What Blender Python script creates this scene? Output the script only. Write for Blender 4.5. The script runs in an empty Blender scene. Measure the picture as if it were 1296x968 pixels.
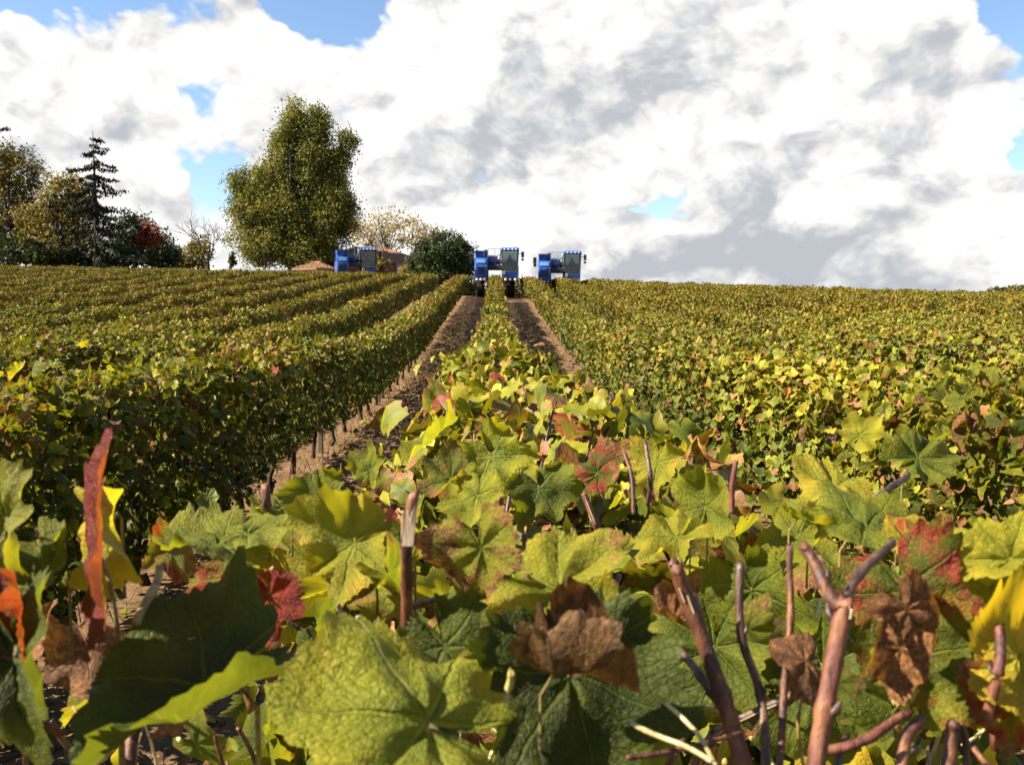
import bpy, bmesh, math, random
import numpy as np
from mathutils import Vector, Matrix, Euler
random.seed(7); RNG = np.random.default_rng(11)
sc = bpy.context.scene
C = sc.collection
rad = math.radians

# ---------------------------------------------------------------- camera
IW, IH, FPX = 1296.0, 968.0, 1100.0
CAM_Z = 1.88
YAW, PITCH = rad(1.09), rad(4.11)
cam_d = bpy.data.cameras.new('camera'); cam = bpy.data.objects.new('camera', cam_d); C.objects.link(cam)
cam_d.sensor_width = 4.54; cam_d.lens = 4.54 * FPX / IW
cam_d.clip_start = 0.02; cam_d.clip_end = 6000
cam.location = (0, 0, CAM_Z); cam.rotation_euler = (math.pi / 2 - PITCH, 0, -YAW)
cam_d.dof.use_dof = True; cam_d.dof.focus_distance = 3.0; cam_d.dof.aperture_fstop = 2.2
sc.camera = cam
RM = Euler(cam.rotation_euler).to_matrix()
CR, CU, CB = RM.col[0].copy(), RM.col[1].copy(), RM.col[2].copy()   # right, up, towards the viewer
CO = Vector((0, 0, CAM_Z))
def at(px, py, d):
    return CO + CR * ((px - IW / 2) / FPX * d) + CU * ((IH / 2 - py) / FPX * d) - CB * d
def cdir(a, b, c):
    return (CR * a + CU * b + CB * c).normalized()

# ---------------------------------------------------------------- light
SUN_EL = rad(39)
sun_to = Vector((-0.985 * math.cos(SUN_EL), -0.17 * math.cos(SUN_EL), math.sin(SUN_EL))).normalized()
sd = bpy.data.lights.new('sun', 'SUN'); so = bpy.data.objects.new('sun', sd); C.objects.link(so)
sd.energy = 5.0; sd.angle = rad(0.53); sd.color = (1.0, 0.89, 0.70)
so.rotation_euler = sun_to.to_track_quat('Z', 'Y').to_euler(); so.location = (-20, -5, 40)
sc.view_settings.view_transform = 'Standard'; sc.view_settings.look = 'None'
sc.view_settings.exposure = 1.85; sc.view_settings.gamma = 1.0
sc.render.engine = 'CYCLES'
sc.cycles.max_bounces = 6; sc.cycles.diffuse_bounces = 3; sc.cycles.transmission_bounces = 4
sc.cycles.transparent_max_bounces = 4; sc.cycles.caustics_reflective = False; sc.cycles.caustics_refractive = False
sc.cycles.use_denoising = True
sc.render.film_transparent = False

# small node helper -------------------------------------------------------
class NT:
    def __init__(s, tree): s.t = tree; s.n = tree.nodes; s.l = tree.links
    def new(s, typ, **kw):
        n = s.n.new(typ)
        for k, v in kw.items(): setattr(n, k, v)
        return n
    def put(s, sock, v):
        if v is None: return
        if isinstance(v, bpy.types.NodeSocket): s.l.new(v, sock)
        else:
            if isinstance(v, (tuple, list)) and len(v) == 3 and sock.type == 'RGBA': v = (*v, 1)
            sock.default_value = v
    def m(s, op, a, b=None, c=None, clamp=False):
        n = s.new('ShaderNodeMath', operation=op, use_clamp=clamp)
        s.put(n.inputs[0], a); s.put(n.inputs[1], b); s.put(n.inputs[2], c)
        return n.outputs[0]
    def vm(s, op, a, b=None, out=0, scale=None):
        n = s.new('ShaderNodeVectorMath', operation=op)
        s.put(n.inputs[0], a); s.put(n.inputs[1], b)
        if scale is not None: s.put(n.inputs['Scale'], scale)
        return n.outputs[out]
    def mix(s, f, a, b, blend='MIX'):
        n = s.new('ShaderNodeMix', data_type='RGBA', blend_type=blend)
        s.put(n.inputs[0], f); s.put(n.inputs[6], a); s.put(n.inputs[7], b)
        return n.outputs[2]
    def noise(s, vec=None, scale=5.0, detail=3.0, rough=0.55, dist=0.0, out=0, dim='3D', w=None):
        n = s.new('ShaderNodeTexNoise', noise_dimensions=dim)
        if vec is not None: s.put(n.inputs['Vector'], vec)
        if w is not None: s.put(n.inputs['W'], w)
        s.put(n.inputs['Scale'], scale); s.put(n.inputs['Detail'], detail)
        s.put(n.inputs['Roughness'], rough); s.put(n.inputs['Distortion'], dist)
        return n.outputs[out]
    def ss(s, v, a, b, c=0.0, d=1.0):
        n = s.new('ShaderNodeMapRange', interpolation_type='SMOOTHSTEP')
        s.put(n.inputs[0], v); s.put(n.inputs[1], a); s.put(n.inputs[2], b); s.put(n.inputs[3], c); s.put(n.inputs[4], d)
        return n.outputs[0]
    def ramp(s, f, stops):
        n = s.new('ShaderNodeValToRGB'); e = n.color_ramp.elements
        e[0].position, e[0].color = stops[0][0], (*stops[0][1], 1)
        e[1].position, e[1].color = stops[-1][0], (*stops[-1][1], 1)
        for p, c in stops[1:-1]:
            x = e.new(p); x.color = (*c, 1)
        s.put(n.inputs[0], f); return n.outputs[0]

# ---------------------------------------------------------------- sky with cumulus
world = bpy.data.worlds.new('World'); sc.world = world; world.use_nodes = True
w = NT(world.node_tree); w.n.clear()
def build_sky():
    world.cycles.sampling_method = 'MANUAL'; world.cycles.sample_map_resolution = 256
    sky = w.new('ShaderNodeTexSky', sky_type='NISHITA'); sky.sun_disc = False
    sky.sun_elevation = SUN_EL; sky.sun_rotation = math.atan2(sun_to.x, sun_to.y)
    sky.air_density = 1.0; sky.dust_density = 0.2; sky.ozone_density = 2.5; sky.altitude = 100
    bg1 = w.new('ShaderNodeBackground'); w.put(bg1.inputs[0], sky.outputs[0]); bg1.inputs[1].default_value = 0.058
    tc = w.new('ShaderNodeTexCoord'); D = w.vm('NORMALIZE', tc.outputs['Generated'])
    sep = w.new('ShaderNodeSeparateXYZ'); w.put(sep.inputs[0], D)
    Q = w.vm('MULTIPLY', D, (1.0, 1.0, 1.45))                     # clouds are wider than tall
    wa = w.noise(Q, 4.5, 4, 0.6, out=1)
    off = w.vm('SUBTRACT', wa, (.5, .5, .5))
    Qw = w.vm('ADD', Q, w.vm('SCALE', off, scale=0.10))
    Dw = w.vm('ADD', D, w.vm('SCALE', off, scale=0.17)); Ds = w.vm('ADD', D, w.vm('SCALE', off, scale=0.10))
    def puffs(v, scale):
        n = w.new('ShaderNodeTexVoronoi', feature='F1'); w.put(n.inputs['Vector'], v); n.inputs['Scale'].default_value = scale
        n.inputs['Detail'].default_value = 3.0; n.inputs['Roughness'].default_value = .55; n.inputs['Lacunarity'].default_value = 2.3
        return w.m('SUBTRACT', 1.0, n.outputs['Distance'])
    def blob(px, py, rpx, asp, base):
        d0 = (at(px, py, 1.0) - CO).normalized()
        dv = w.vm('MULTIPLY', w.vm('SUBTRACT', base, tuple(d0)), (1, 1, asp))
        return w.ss(w.vm('LENGTH', dv, out=1), 0.0, rpx / FPX, 1.0, 0.0)
    def total(lst, base=Dw):
        acc = None
        for (px, py, r, asp, amp) in lst:
            v = w.m('MULTIPLY', blob(px, py, r, asp, base), amp)
            acc = v if acc is None else w.m('ADD', acc, v)
        return acc
    f1 = w.noise(Qw, 3.0, 8, 0.64)
    p1 = puffs(Qw, 9.0); p2 = puffs(w.vm('ADD', Qw, (-.022, 0, .030)), 9.0)
    cov = w.m('ADD', w.m('MULTIPLY', w.m('SUBTRACT', f1, .5), 1.6), w.m('MULTIPLY', w.m('SUBTRACT', p1, .62), .75))
    cov = w.m('ADD', cov, w.ss(sep.outputs[2], 0.28, 0.62, 0.72, -0.08))
    holes = total([(40, -40, 140, 1.3, 1.25), (425, -5, 110, 1.2, 1.4), (345, -35, 85, 1.0, .8), (190, -45, 120, 1.3, 1.05), (258, 132, 52, 1.8, .75), (266, 205, 58, .8, 1.0), (262, 255, 40, .7, .5),
                   (842, 232, 78, 2.4, 1.0), (935, 205, 50, 2.2, .6), (1285, 0, 105, 1.0, 1.3), (1312, 185, 50, 1.0, .9)])
    lumps = total([(330, 90, 150, 1.0, .5), (110, 80, 170, 1.0, .5), (640, 130, 420, 1.2, .6), (500, 40, 120, 1.0, .5),
                   (1060, 130, 280, 1.0, .6), (1000, 310, 340, 1.5, .6), (110, 240, 150, 1, .5), (1215, 120, 90, 1, .4), (440, 270, 150, 1.2, .6), (100, 330, 300, 2.2, .5), (560, 340, 260, 2.5, .5)])
    cov = w.m('ADD', w.m('SUBTRACT', cov, holes), lumps)
    mask = w.m('POWER', w.ss(cov, 0.02, 0.28), .8)
    lit = w.m('MULTIPLY', w.m('SUBTRACT', p2, p1), 1.9)             # shaded on the side turned from the sun
    n2 = w.noise(w.vm('MULTIPLY', Qw, (1, 1, 1.5)), 2.6, 5, .52)
    grey = total([(850, 90, 280, 2.2, .62), (660, 110, 180, 1.8, .45), (560, 205, 170, 2.0, .65), (720, 185, 120, 1.2, .45), (1080, 200, 140, 1.4, .75), (985, 245, 130, 1.2, .5),
                  (890, 315, 240, 2.0, 1.35), (1050, 330, 170, 2.0, 1.25), (1190, 345, 90, 2.0, .55), (1200, 215, 110, 1.2, .5), (100, 205, 130, 2.4, .45), (195, 150, 90, 1.6, .4), (30, 110, 90, 2.0, .3), (170, 262, 80, 2, .5),
                  (1180, 105, 100, 1.0, .5), (740, 325, 120, 2.2, .5)], Ds)
    white = total([(1050, 258, 95, 1.6, 1.3), (890, 265, 60, 2.0, 1.1), (1230, 275, 110, 1.1, 1.2), (1010, 140, 110, .9, .6), (1240, 55, 60, 1.0, .7), (912, 315, 28, 1.0, .9), (520, 60, 160, 1.2, .4), (640, 275, 120, 2.0, .5)])
    g = w.m('SUBTRACT', w.m('ADD', w.m('ADD', lit, grey), w.m('MULTIPLY', w.m('SUBTRACT', n2, .50), .8)), white)
    gcol = w.ramp(w.ss(g, -.25, 1.55), [(0, (0.298, 0.294, 0.287)), (0.25, (0.268, 0.265, 0.260)), (0.55, (0.222, 0.222, 0.223)), (1, (0.150, 0.158, 0.171))])
    fr = w.m('ADD', w.m('ADD', white, w.m('MULTIPLY', w.m('SUBTRACT', p1, .62), .9)), w.m('MULTIPLY', w.m('SUBTRACT', f1, .5), 1.3))
    front = w.ss(w.m('SUBTRACT', fr, w.m('MULTIPLY', grey, .45)), .14, .34)    # sunlit heaps standing in front of the grey bases
    ccol = w.mix(front, gcol, w.ramp(w.ss(lit, -.1, .45), [(0, (.308, .303, .296)), (1, (.236, .236, .236))]))
    bg2 = w.new('ShaderNodeBackground'); w.put(bg2.inputs[0], ccol); bg2.inputs[1].default_value = 1.0
    mx = w.new('ShaderNodeMixShader'); w.put(mx.inputs[0], mask)
    w.l.new(bg1.outputs[0], mx.inputs[1]); w.l.new(bg2.outputs[0], mx.inputs[2])
    out = w.new('ShaderNodeOutputWorld'); w.l.new(mx.outputs[0], out.inputs[0])
build_sky()

# ---------------------------------------------------------------- terrain
_ys = np.arange(-60, 2500, 0.25)
def _prof(knots):
    sl = np.interp(_ys, [k[0] for k in knots], [k[1] for k in knots])
    z = np.cumsum(sl) * 0.25
    return z - np.interp(0, _ys, z)
P_R = _prof([(12, 0), (30, .085), (58, .078), (66, .050), (74, .012), (80, -.05), (88, -.09), (125, -.07), (170, 0)])
P_L = _prof([(12, 0), (30, .085), (58, .082), (66, .05), (78, .05), (90, .075), (110, .06), (125, 0)])
def sstep(v, a, b):
    t = np.clip((v - a) / (b - a), 0, 1); return t * t * (3 - 2 * t)
def T(x, y):
    x = np.asarray(x, float); y = np.asarray(y, float)
    wl = sstep(-x, 0.5, 9.0)
    p = np.interp(y, _ys, P_R) * (1 - wl) + np.interp(y, _ys, P_L) * wl
    k = np.where(x > 0, 1 - 0.0092 * np.clip(x, 0, 70), 1 - 0.0047 * np.clip(x, -60, 0))
    near = 0.03 * np.sin(x * 1.3 + y * 0.21) * np.exp(-(y / 60) ** 2)
    return p * k + near * 0.5
def Tz(x, y): return float(T(x, y))

# ---------------------------------------------------------------- mesh helpers
def mesh_np(name, V, F, mat, prm=None, uv=None, smooth=False):
    """V (n,3); F (m,k) array or list of tuples; prm (n,4) point colour; uv (n,2) per vertex."""
    me = bpy.data.meshes.new(name)
    V = np.asarray(V, np.float32)
    if isinstance(F, np.ndarray):
        m, k = F.shape
        me.vertices.add(len(V)); me.vertices.foreach_set('co', V.ravel())
        me.loops.add(m * k); me.loops.foreach_set('vertex_index', F.astype(np.int32).ravel())
        me.polygons.add(m); me.polygons.foreach_set('loop_start', np.arange(0, m * k, k, dtype=np.int32))
        me.update(calc_edges=True)
    else:
        me.from_pydata([tuple(v) for v in V], [], F)
    if prm is not None:
        a = me.attributes.new('prm', 'FLOAT_COLOR', 'POINT'); a.data.foreach_set('color', np.asarray(prm, np.float32).ravel())
    if uv is not None:
        u = me.uv_layers.new(name='leafco')
        idx = np.empty(len(me.loops), np.int32); me.loops.foreach_get('vertex_index', idx)
        u.data.foreach_set('uv', np.asarray(uv, np.float32)[idx].ravel())
    if smooth: me.polygons.foreach_set('use_smooth', np.ones(len(me.polygons), bool))
    if mat: me.materials.append(mat)
    me.validate(); return me
def link(name, data, parent=None, loc=None, rot=None, scale=None):
    o = bpy.data.objects.new(name, data); C.objects.link(o)
    if parent: o.parent = parent
    if loc is not None: o.location = loc
    if rot is not None: o.rotation_euler = rot
    if scale is not None: o.scale = scale if hasattr(scale, '__len__') else (scale,) * 3
    return o
def thing(name, label, cat, loc=(0, 0, 0), rotz=0, group=None, kind=None):
    o = link(name, None, loc=loc, rot=(0, 0, rotz)); o.empty_display_size = .2
    tag(o, label, cat, group, kind); return o
def tag(o, label=None, cat=None, group=None, kind=None):
    if label: o['label'] = label
    if cat: o['category'] = cat
    if group: o['group'] = group
    if kind: o['kind'] = kind
    return o
def tube_geo(pts, radii, n=8, cap=True):
    pts = [Vector(p) for p in pts]; V, F = [], []
    up = Vector((0.31, 0.17, 0.93)).normalized()
    for i, p in enumerate(pts):
        t = (pts[min(i + 1, len(pts) - 1)] - pts[max(i - 1, 0)]).normalized()
        a = t.cross(up)
        if a.length < 1e-3: a = t.cross(Vector((1, 0, 0)))
        a.normalize(); b = t.cross(a)
        for k in range(n):
            an = 2 * math.pi * k / n
            V.append(p + (a * math.cos(an) + b * math.sin(an)) * radii[i])
    for i in range(len(pts) - 1):
        for k in range(n):
            F.append((i * n + k, i * n + (k + 1) % n, (i + 1) * n + (k + 1) % n, (i + 1) * n + k))
    if cap:
        F.append(tuple(range(n - 1, -1, -1))); F.append(tuple((len(pts) - 1) * n + k for k in range(n)))
    return V, F
def tube(name, pts, radii, mat, parent=None, n=8):
    V, F = tube_geo(pts, radii, n)
    return link(name, mesh_np(name, V, F, mat, smooth=True), parent)
class MB:
    def __init__(s): s.bm = bmesh.new()
    def box(s, x0, x1, y0, y1, z0, z1, bev=0.0, taper=None):
        g = bmesh.ops.create_cube(s.bm, size=1.0)['verts']
        for v in g:
            v.co = Vector((x0 + (v.co.x + .5) * (x1 - x0), y0 + (v.co.y + .5) * (y1 - y0), z0 + (v.co.z + .5) * (z1 - z0)))
        if taper: taper(g)
        if bev > 0:
            e = list({e for v in g for e in v.link_edges})
            bmesh.ops.bevel(s.bm, geom=e, offset=bev, segments=2, profile=.5, affect='EDGES')
        return s
    def prism(s, prof, x0, x1, bev=0.0):
        a = [s.bm.verts.new((x0, p[0], p[1])) for p in prof]; b = [s.bm.verts.new((x1, p[0], p[1])) for p in prof]
        n = len(prof); fs = [s.bm.faces.new(a), s.bm.faces.new(b[::-1])]
        for i in range(n): fs.append(s.bm.faces.new((a[i], b[i], b[(i + 1) % n], a[(i + 1) % n])))
        bmesh.ops.recalc_face_normals(s.bm, faces=fs)
        if bev > 0:
            e = list({e for f in fs for e in f.edges})
            bmesh.ops.bevel(s.bm, geom=e, offset=bev, segments=2, profile=.5, affect='EDGES')
        return s
    def tube(s, pts, r, n=8):
        V, F = tube_geo(pts, [r] * len(pts) if not hasattr(r, '__len__') else r, n)
        vs = [s.bm.verts.new(v) for v in V]
        for f in F: s.bm.faces.new([vs[i] for i in f])
        return s
    def lathe(s, prof, cx, cy, cz, n=28, axis='x'):
        rings = []
        for (a, r) in prof:
            ring = []
            for k in range(n):
                t = 2 * math.pi * k / n
                c_, s_ = r * math.cos(t), r * math.sin(t)
                ring.append(s.bm.verts.new({'x': (cx + a, cy + c_, cz + s_), 'y': (cx + c_, cy + a, cz + s_), 'z': (cx + c_, cy + s_, cz + a)}[axis]))
            rings.append(ring)
        fs = []
        for i in range(len(rings) - 1):
            for k in range(n): fs.append(s.bm.faces.new((rings[i][k], rings[i][(k + 1) % n], rings[i + 1][(k + 1) % n], rings[i + 1][k])))
        fs.append(s.bm.faces.new(rings[0])); fs.append(s.bm.faces.new(rings[-1]))
        bmesh.ops.recalc_face_normals(s.bm, faces=fs); return s
    def build(s, name, mat, parent=None, smooth=False):
        me = bpy.data.meshes.new(name); bmesh.ops.recalc_face_normals(s.bm, faces=s.bm.faces[:]); s.bm.to_mesh(me); s.bm.free()
        if mat: me.materials.append(mat)
        if smooth: me.polygons.foreach_set('use_smooth', np.ones(len(me.polygons), bool))
        return link(name, me, parent)

# ---------------------------------------------------------------- materials
def principled(name, col, rough=.6, spec=.4, metal=0.0, var=0.15, vscale=8.0, bump=0.0, bscale=40.0, coat=0.0):
    m = bpy.data.materials.new(name); m.use_nodes = True; t = NT(m.node_tree); b = t.n['Principled BSDF']
    tc = t.new('ShaderNodeTexCoord'); nz = t.noise(tc.outputs['Object'], vscale, 4, .6)
    col = tuple(c * .7 for c in col)
    dark = tuple(c * (1 - var) for c in col); lite = tuple(min(1, c * (1 + var)) for c in col)
    t.put(b.inputs['Base Color'], t.ramp(nz, [(.3, dark), (.7, lite)]))
    b.inputs['Roughness'].default_value = rough; b.inputs['Specular IOR Level'].default_value = spec; b.inputs['Metallic'].default_value = metal
    b.inputs['Coat Weight'].default_value = coat
    if bump:
        bp = t.new('ShaderNodeBump'); bp.inputs['Strength'].default_value = bump; bp.inputs['Distance'].default_value = .02
        t.put(bp.inputs['Height'], t.noise(tc.outputs['Object'], bscale, 5, .65)); t.put(b.inputs['Normal'], bp.outputs[0])
    return m

def leaf_core(t, prmc, prma, detail=True, seedv=None):
    """prm: r = autumn 0..1, g = red, b = brightness, alpha = dry brown."""
    sp = t.new('ShaderNodeSeparateColor'); t.put(sp.inputs[0], prmc)
    A, R, V, B = sp.outputs[0], sp.outputs[1], sp.outputs[2], prma
    uvn = t.new('ShaderNodeUVMap'); uvn.uv_map = 'leafco'
    us = t.new('ShaderNodeSeparateXYZ'); t.put(us.inputs[0], uvn.outputs[0])
    wn = t.new('ShaderNodeSeparateXYZ'); t.put(wn.inputs[0], t.noise(t.vm('ADD', uvn.outputs[0], seedv), 1.8, 2, .5, out=1))
    x = t.m('ADD', us.outputs[0], t.m('MULTIPLY', t.m('SUBTRACT', wn.outputs[0], .5), .16)); y = t.m('ADD', us.outputs[1], t.m('MULTIPLY', t.m('SUBTRACT', wn.outputs[1], .5), .16))
    r = t.m('SQRT', t.m('ADD', t.m('MULTIPLY', x, x), t.m('MULTIPLY', y, y)))
    th = t.m('ARCTAN2', x, y)
    a = t.m('PINGPONG', t.m('ABSOLUTE', th), rad(27.5))         # 0 on a main vein, 27.5 deg between veins
    dv = t.m('MULTIPLY', r, t.m('SINE', a)); al = t.m('MULTIPLY', r, t.m('COSINE', a))
    main = t.ss(dv, t.m('MULTIPLY', t.m('SUBTRACT', 1.15, r), 0.006), t.m('MULTIPLY', t.m('SUBTRACT', 1.25, r), 0.026), 1.0, 0.0)
    her = t.m('SUBTRACT', al, t.m('MULTIPLY', dv, 1.15))
    sec = t.m('PINGPONG', t.m('MULTIPLY', her, 9.0), 0.5)
    secm = t.m('MULTIPLY', t.ss(sec, 0.02, 0.09, 1.0, 0.0), 0.35)
    vein = t.m('MAXIMUM', main, secm)
    co = t.vm('ADD', t.vm('SCALE', uvn.outputs[0], scale=1.0), seedv) if seedv is not None else uvn.outputs[0]
    nz = t.noise(co, 2.6, 4, .6); nf = t.noise(co, 9.0, 4, .65)
    aw = t.m('ADD', t.m('ADD', A, t.m('MULTIPLY', t.m('SUBTRACT', nz, .5), .5)), t.m('MULTIPLY', t.m('SUBTRACT', r, .5), .22))
    aw = t.m('ADD', aw, t.m('MULTIPLY', t.m('MULTIPLY', t.m('SUBTRACT', dv, .1), 1.2), A))
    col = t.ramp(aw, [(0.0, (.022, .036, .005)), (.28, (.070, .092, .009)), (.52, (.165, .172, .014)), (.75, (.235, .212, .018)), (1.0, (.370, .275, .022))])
    col = t.mix(t.m('MULTIPLY', vein, .36), col, t.ramp(aw, [(0, (.11, .16, .025)), (1, (.40, .38, .05))]))
    rm = t.ss(t.m('ADD', t.m('ADD', t.m('MULTIPLY', nz, 1.0), t.m('MULTIPLY', nf, .35)), t.m('ADD', t.m('MULTIPLY', R, .85), t.m('MULTIPLY', r, .18))), 1.02, 1.28)
    rm = t.m('MULTIPLY', rm, t.m('SUBTRACT', 1.0, t.m('MULTIPLY', vein, .5)))
    col = t.mix(rm, col, t.ramp(nf, [(.35, (.15, .012, .016)), (.6, (.23, .030, .020)), (.8, (.32, .105, .026))]))
    n3 = t.noise(co, 3.7, 5, .65, dist=.6)
    bm_ = t.ss(t.m('ADD', t.m('ADD', n3, t.m('MULTIPLY', B, .95)), t.m('MULTIPLY', r, .36)), 1.02, 1.16)
    col = t.mix(bm_, col, t.ramp(nf, [(.3, (.075, .030, .014)), (.55, (.20, .090, .035)), (.75, (.36, .20, .095))]))
    col = t.mix(1.0, col, t.ramp(V, [(0, (.46, .46, .46)), (1, (1.34, 1.32, 1.25))]), 'MULTIPLY')
    gb = t.new('ShaderNodeNewGeometry')     # the underside of a vine leaf is paler and greyer
    col = t.mix(t.m('MULTIPLY', gb.outputs['Backfacing'], .5), col, t.mix(1.0, t.mix(1.0, col, (1.15, 1.12, 1.05), 'MULTIPLY'), (.030, .034, .014), 'ADD'))
    return col, vein, nf, bm_
def leaf_material(name, mode):
    m = bpy.data.materials.new(name); m.use_nodes = True; t = NT(m.node_tree); t.n.clear()
    if mode == 'object':
        oi = t.new('ShaderNodeObjectInfo'); prmc, prma = oi.outputs['Color'], oi.outputs['Alpha']
        seed = t.vm('SCALE', (37., 91., 53.), scale=oi.outputs['Random'])
    else:
        at_ = t.new('ShaderNodeAttribute', attribute_name='prm')
        geo = t.new('ShaderNodeNewGeometry')
        n1 = t.noise(geo.outputs['Position'], .16, 3, .6, out=1); n2 = t.noise(geo.outputs['Position'], 1.1, 3, .6, out=1)
        var = t.vm('ADD', t.vm('MULTIPLY', t.vm('SUBTRACT', n1, (.5, .5, .5)), (.75, .55, .35)), t.vm('MULTIPLY', t.vm('SUBTRACT', n2, (.5, .5, .5)), (.7, .7, .5)))
        prmc, prma = t.vm('ADD', at_.outputs['Color'], var), at_.outputs['Alpha']
        seed = t.vm('SCALE', at_.outputs['Color'], scale=29.0)
    col, vein, nf, brown = leaf_core(t, prmc, prma, seedv=seed)
    pb = t.new('ShaderNodeBsdfPrincipled'); t.put(pb.inputs['Base Color'], col)
    t.put(pb.inputs['Roughness'], t.m('ADD', .42, t.m('MULTIPLY', nf, .25))); pb.inputs['Specular IOR Level'].default_value = .24 if mode == 'object' else .16
    tr = t.new('ShaderNodeBsdfTranslucent'); t.put(tr.inputs[0], t.mix(1.0, col, (1.8, 1.65, .6), 'MULTIPLY'))
    mx = t.new('ShaderNodeMixShader'); t.put(mx.inputs[0], t.m('SUBTRACT', 0.42 if mode == 'object' else .17, t.m('MULTIPLY', brown, .20)))
    t.l.new(pb.outputs[0], mx.inputs[1]); t.l.new(tr.outputs[0], mx.inputs[2])
    if mode == 'object':
        uvn = t.new('ShaderNodeUVMap'); uvn.uv_map = 'leafco'
        vo = t.new('ShaderNodeTexVoronoi', feature='DISTANCE_TO_EDGE'); t.put(vo.inputs['Vector'], t.vm('ADD', uvn.outputs[0], t.vm('SCALE', t.noise(uvn.outputs[0], 6., 2, .5, out=1), scale=.06))); vo.inputs['Scale'].default_value = 17.0
        net = t.ss(vo.outputs['Distance'], 0.0, .10, 1.0, 0.0)                 # fine net of small veins
        t.put(pb.inputs['Base Color'], t.mix(t.m('MULTIPLY', net, .13), col, t.mix(1.0, col, (1.7, 1.6, 1.5), 'MULTIPLY')))
        bp = t.new('ShaderNodeBump'); bp.inputs['Strength'].default_value = .75; bp.inputs['Distance'].default_value = .004
        t.put(bp.inputs['Height'], t.m('SUBTRACT', t.m('MULTIPLY', nf, 1.3), t.m('ADD', vein, t.m('MULTIPLY', net, .22)))); t.put(pb.inputs['Normal'], bp.outputs[0])
    o = t.new('ShaderNodeOutputMaterial'); t.l.new(mx.outputs[0], o.inputs[0]); return m
def far_leaf_material():
    m = bpy.data.materials.new('far_vine_foliage'); m.use_nodes = True; t = NT(m.node_tree); t.n.clear()
    at_ = t.new('ShaderNodeAttribute', attribute_name='prm'); geo = t.new('ShaderNodeNewGeometry')
    n1 = t.noise(geo.outputs['Position'], .22, 2, .6, out=1); n2 = t.noise(geo.outputs['Position'], 1.4, 2, .6, out=1)
    var = t.vm('ADD', t.vm('MULTIPLY', t.vm('SUBTRACT', n1, (.5, .5, .5)), (.8, .7, .35)), t.vm('MULTIPLY', t.vm('SUBTRACT', n2, (.5, .5, .5)), (.7, .7, .5)))
    sp = t.new('ShaderNodeSeparateColor'); t.put(sp.inputs[0], t.vm('ADD', at_.outputs['Color'], var))
    col = t.ramp(sp.outputs[0], [(0.0, (.022, .034, .005)), (.28, (.062, .080, .008)), (.52, (.145, .140, .013)), (.75, (.215, .175, .018)), (1.0, (.340, .225, .022))])
    col = t.mix(t.ss(sp.outputs[1], .30, .65), col, (.30, .12, .025)); col = t.mix(t.ss(at_.outputs['Alpha'], .25, .6), col, (.20, .10, .04))
    col = t.mix(1.0, col, t.ramp(sp.outputs[2], [(0, (.44, .44, .44)), (1, (1.16, 1.13, 1.08))]), 'MULTIPLY')
    pb = t.new('ShaderNodeBsdfPrincipled'); t.put(pb.inputs['Base Color'], col); pb.inputs['Roughness'].default_value = .5; pb.inputs['Specular IOR Level'].default_value = .15
    tr = t.new('ShaderNodeBsdfTranslucent'); t.put(tr.inputs[0], t.mix(1.0, col, (1.5, 1.35, .7), 'MULTIPLY'))
    mx = t.new('ShaderNodeMixShader'); mx.inputs[0].default_value = .16
    t.l.new(pb.outputs[0], mx.inputs[1]); t.l.new(tr.outputs[0], mx.inputs[2])
    o = t.new('ShaderNodeOutputMaterial'); t.l.new(mx.outputs[0], o.inputs[0]); return m
M_FAR = far_leaf_material()
M_LEAF = leaf_material('vine_leaf', 'object'); M_LEAFM = leaf_material('vine_foliage', 'mass')

def tree_leaf_material(name, stops, trans=.3):
    m = bpy.data.materials.new(name); m.use_nodes = True; t = NT(m.node_tree); t.n.clear()
    at_ = t.new('ShaderNodeAttribute', attribute_name='prm'); sp = t.new('ShaderNodeSeparateColor'); t.put(sp.inputs[0], at_.outputs['Color'])
    geo = t.new('ShaderNodeNewGeometry'); n1 = t.noise(geo.outputs['Position'], .5, 3, .6)
    f = t.m('ADD', sp.outputs[0], t.m('MULTIPLY', t.m('SUBTRACT', n1, .5), .6))
    col = t.ramp(f, [(p, tuple(.70 * v for v in c)) for p, c in stops])
    pb = t.new('ShaderNodeBsdfPrincipled'); t.put(pb.inputs['Base Color'], col); pb.inputs['Roughness'].default_value = .6; pb.inputs['Specular IOR Level'].default_value = .25
    tr = t.new('ShaderNodeBsdfTranslucent'); t.put(tr.inputs[0], t.mix(1.0, col, (1.3, 1.25, .8), 'MULTIPLY'))
    mx = t.new('ShaderNodeMixShader'); mx.inputs[0].default_value = trans
    t.l.new(pb.outputs[0], mx.inputs[1]); t.l.new(tr.outputs[0], mx.inputs[2])
    o = t.new('ShaderNodeOutputMaterial'); t.l.new(mx.outputs[0], o.inputs[0]); return m

def cane_material(name, c0, c1, c2, rough=.5):
    m = bpy.data.materials.new(name); m.use_nodes = True; t = NT(m.node_tree); b = t.n['Principled BSDF']
    tc = t.new('ShaderNodeTexCoord'); st = t.vm('MULTIPLY', tc.outputs['Object'], (120., 120., 14.))
    n1 = t.noise(st, 1.0, 4, .6); n2 = t.noise(tc.outputs['Object'], 26., 4, .6)
    col = t.ramp(t.m('ADD', t.m('MULTIPLY', n1, .75), t.m('MULTIPLY', n2, .25)), [(.40, tuple(.72 * v for v in c0)), (.5, tuple(.72 * v for v in c1)), (.62, tuple(.72 * v for v in c2))])
    t.put(b.inputs['Base Color'], col); b.inputs['Roughness'].default_value = rough
    bp = t.new('ShaderNodeBump'); bp.inputs['Strength'].default_value = .9; bp.inputs['Distance'].default_value = .003
    t.put(bp.inputs['Height'], n1); t.put(b.inputs['Normal'], bp.outputs[0]); return m
M_CANE = cane_material('cane_bark', (.045, .014, .008), (.125, .038, .013), (.22, .085, .03), .6)
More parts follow.
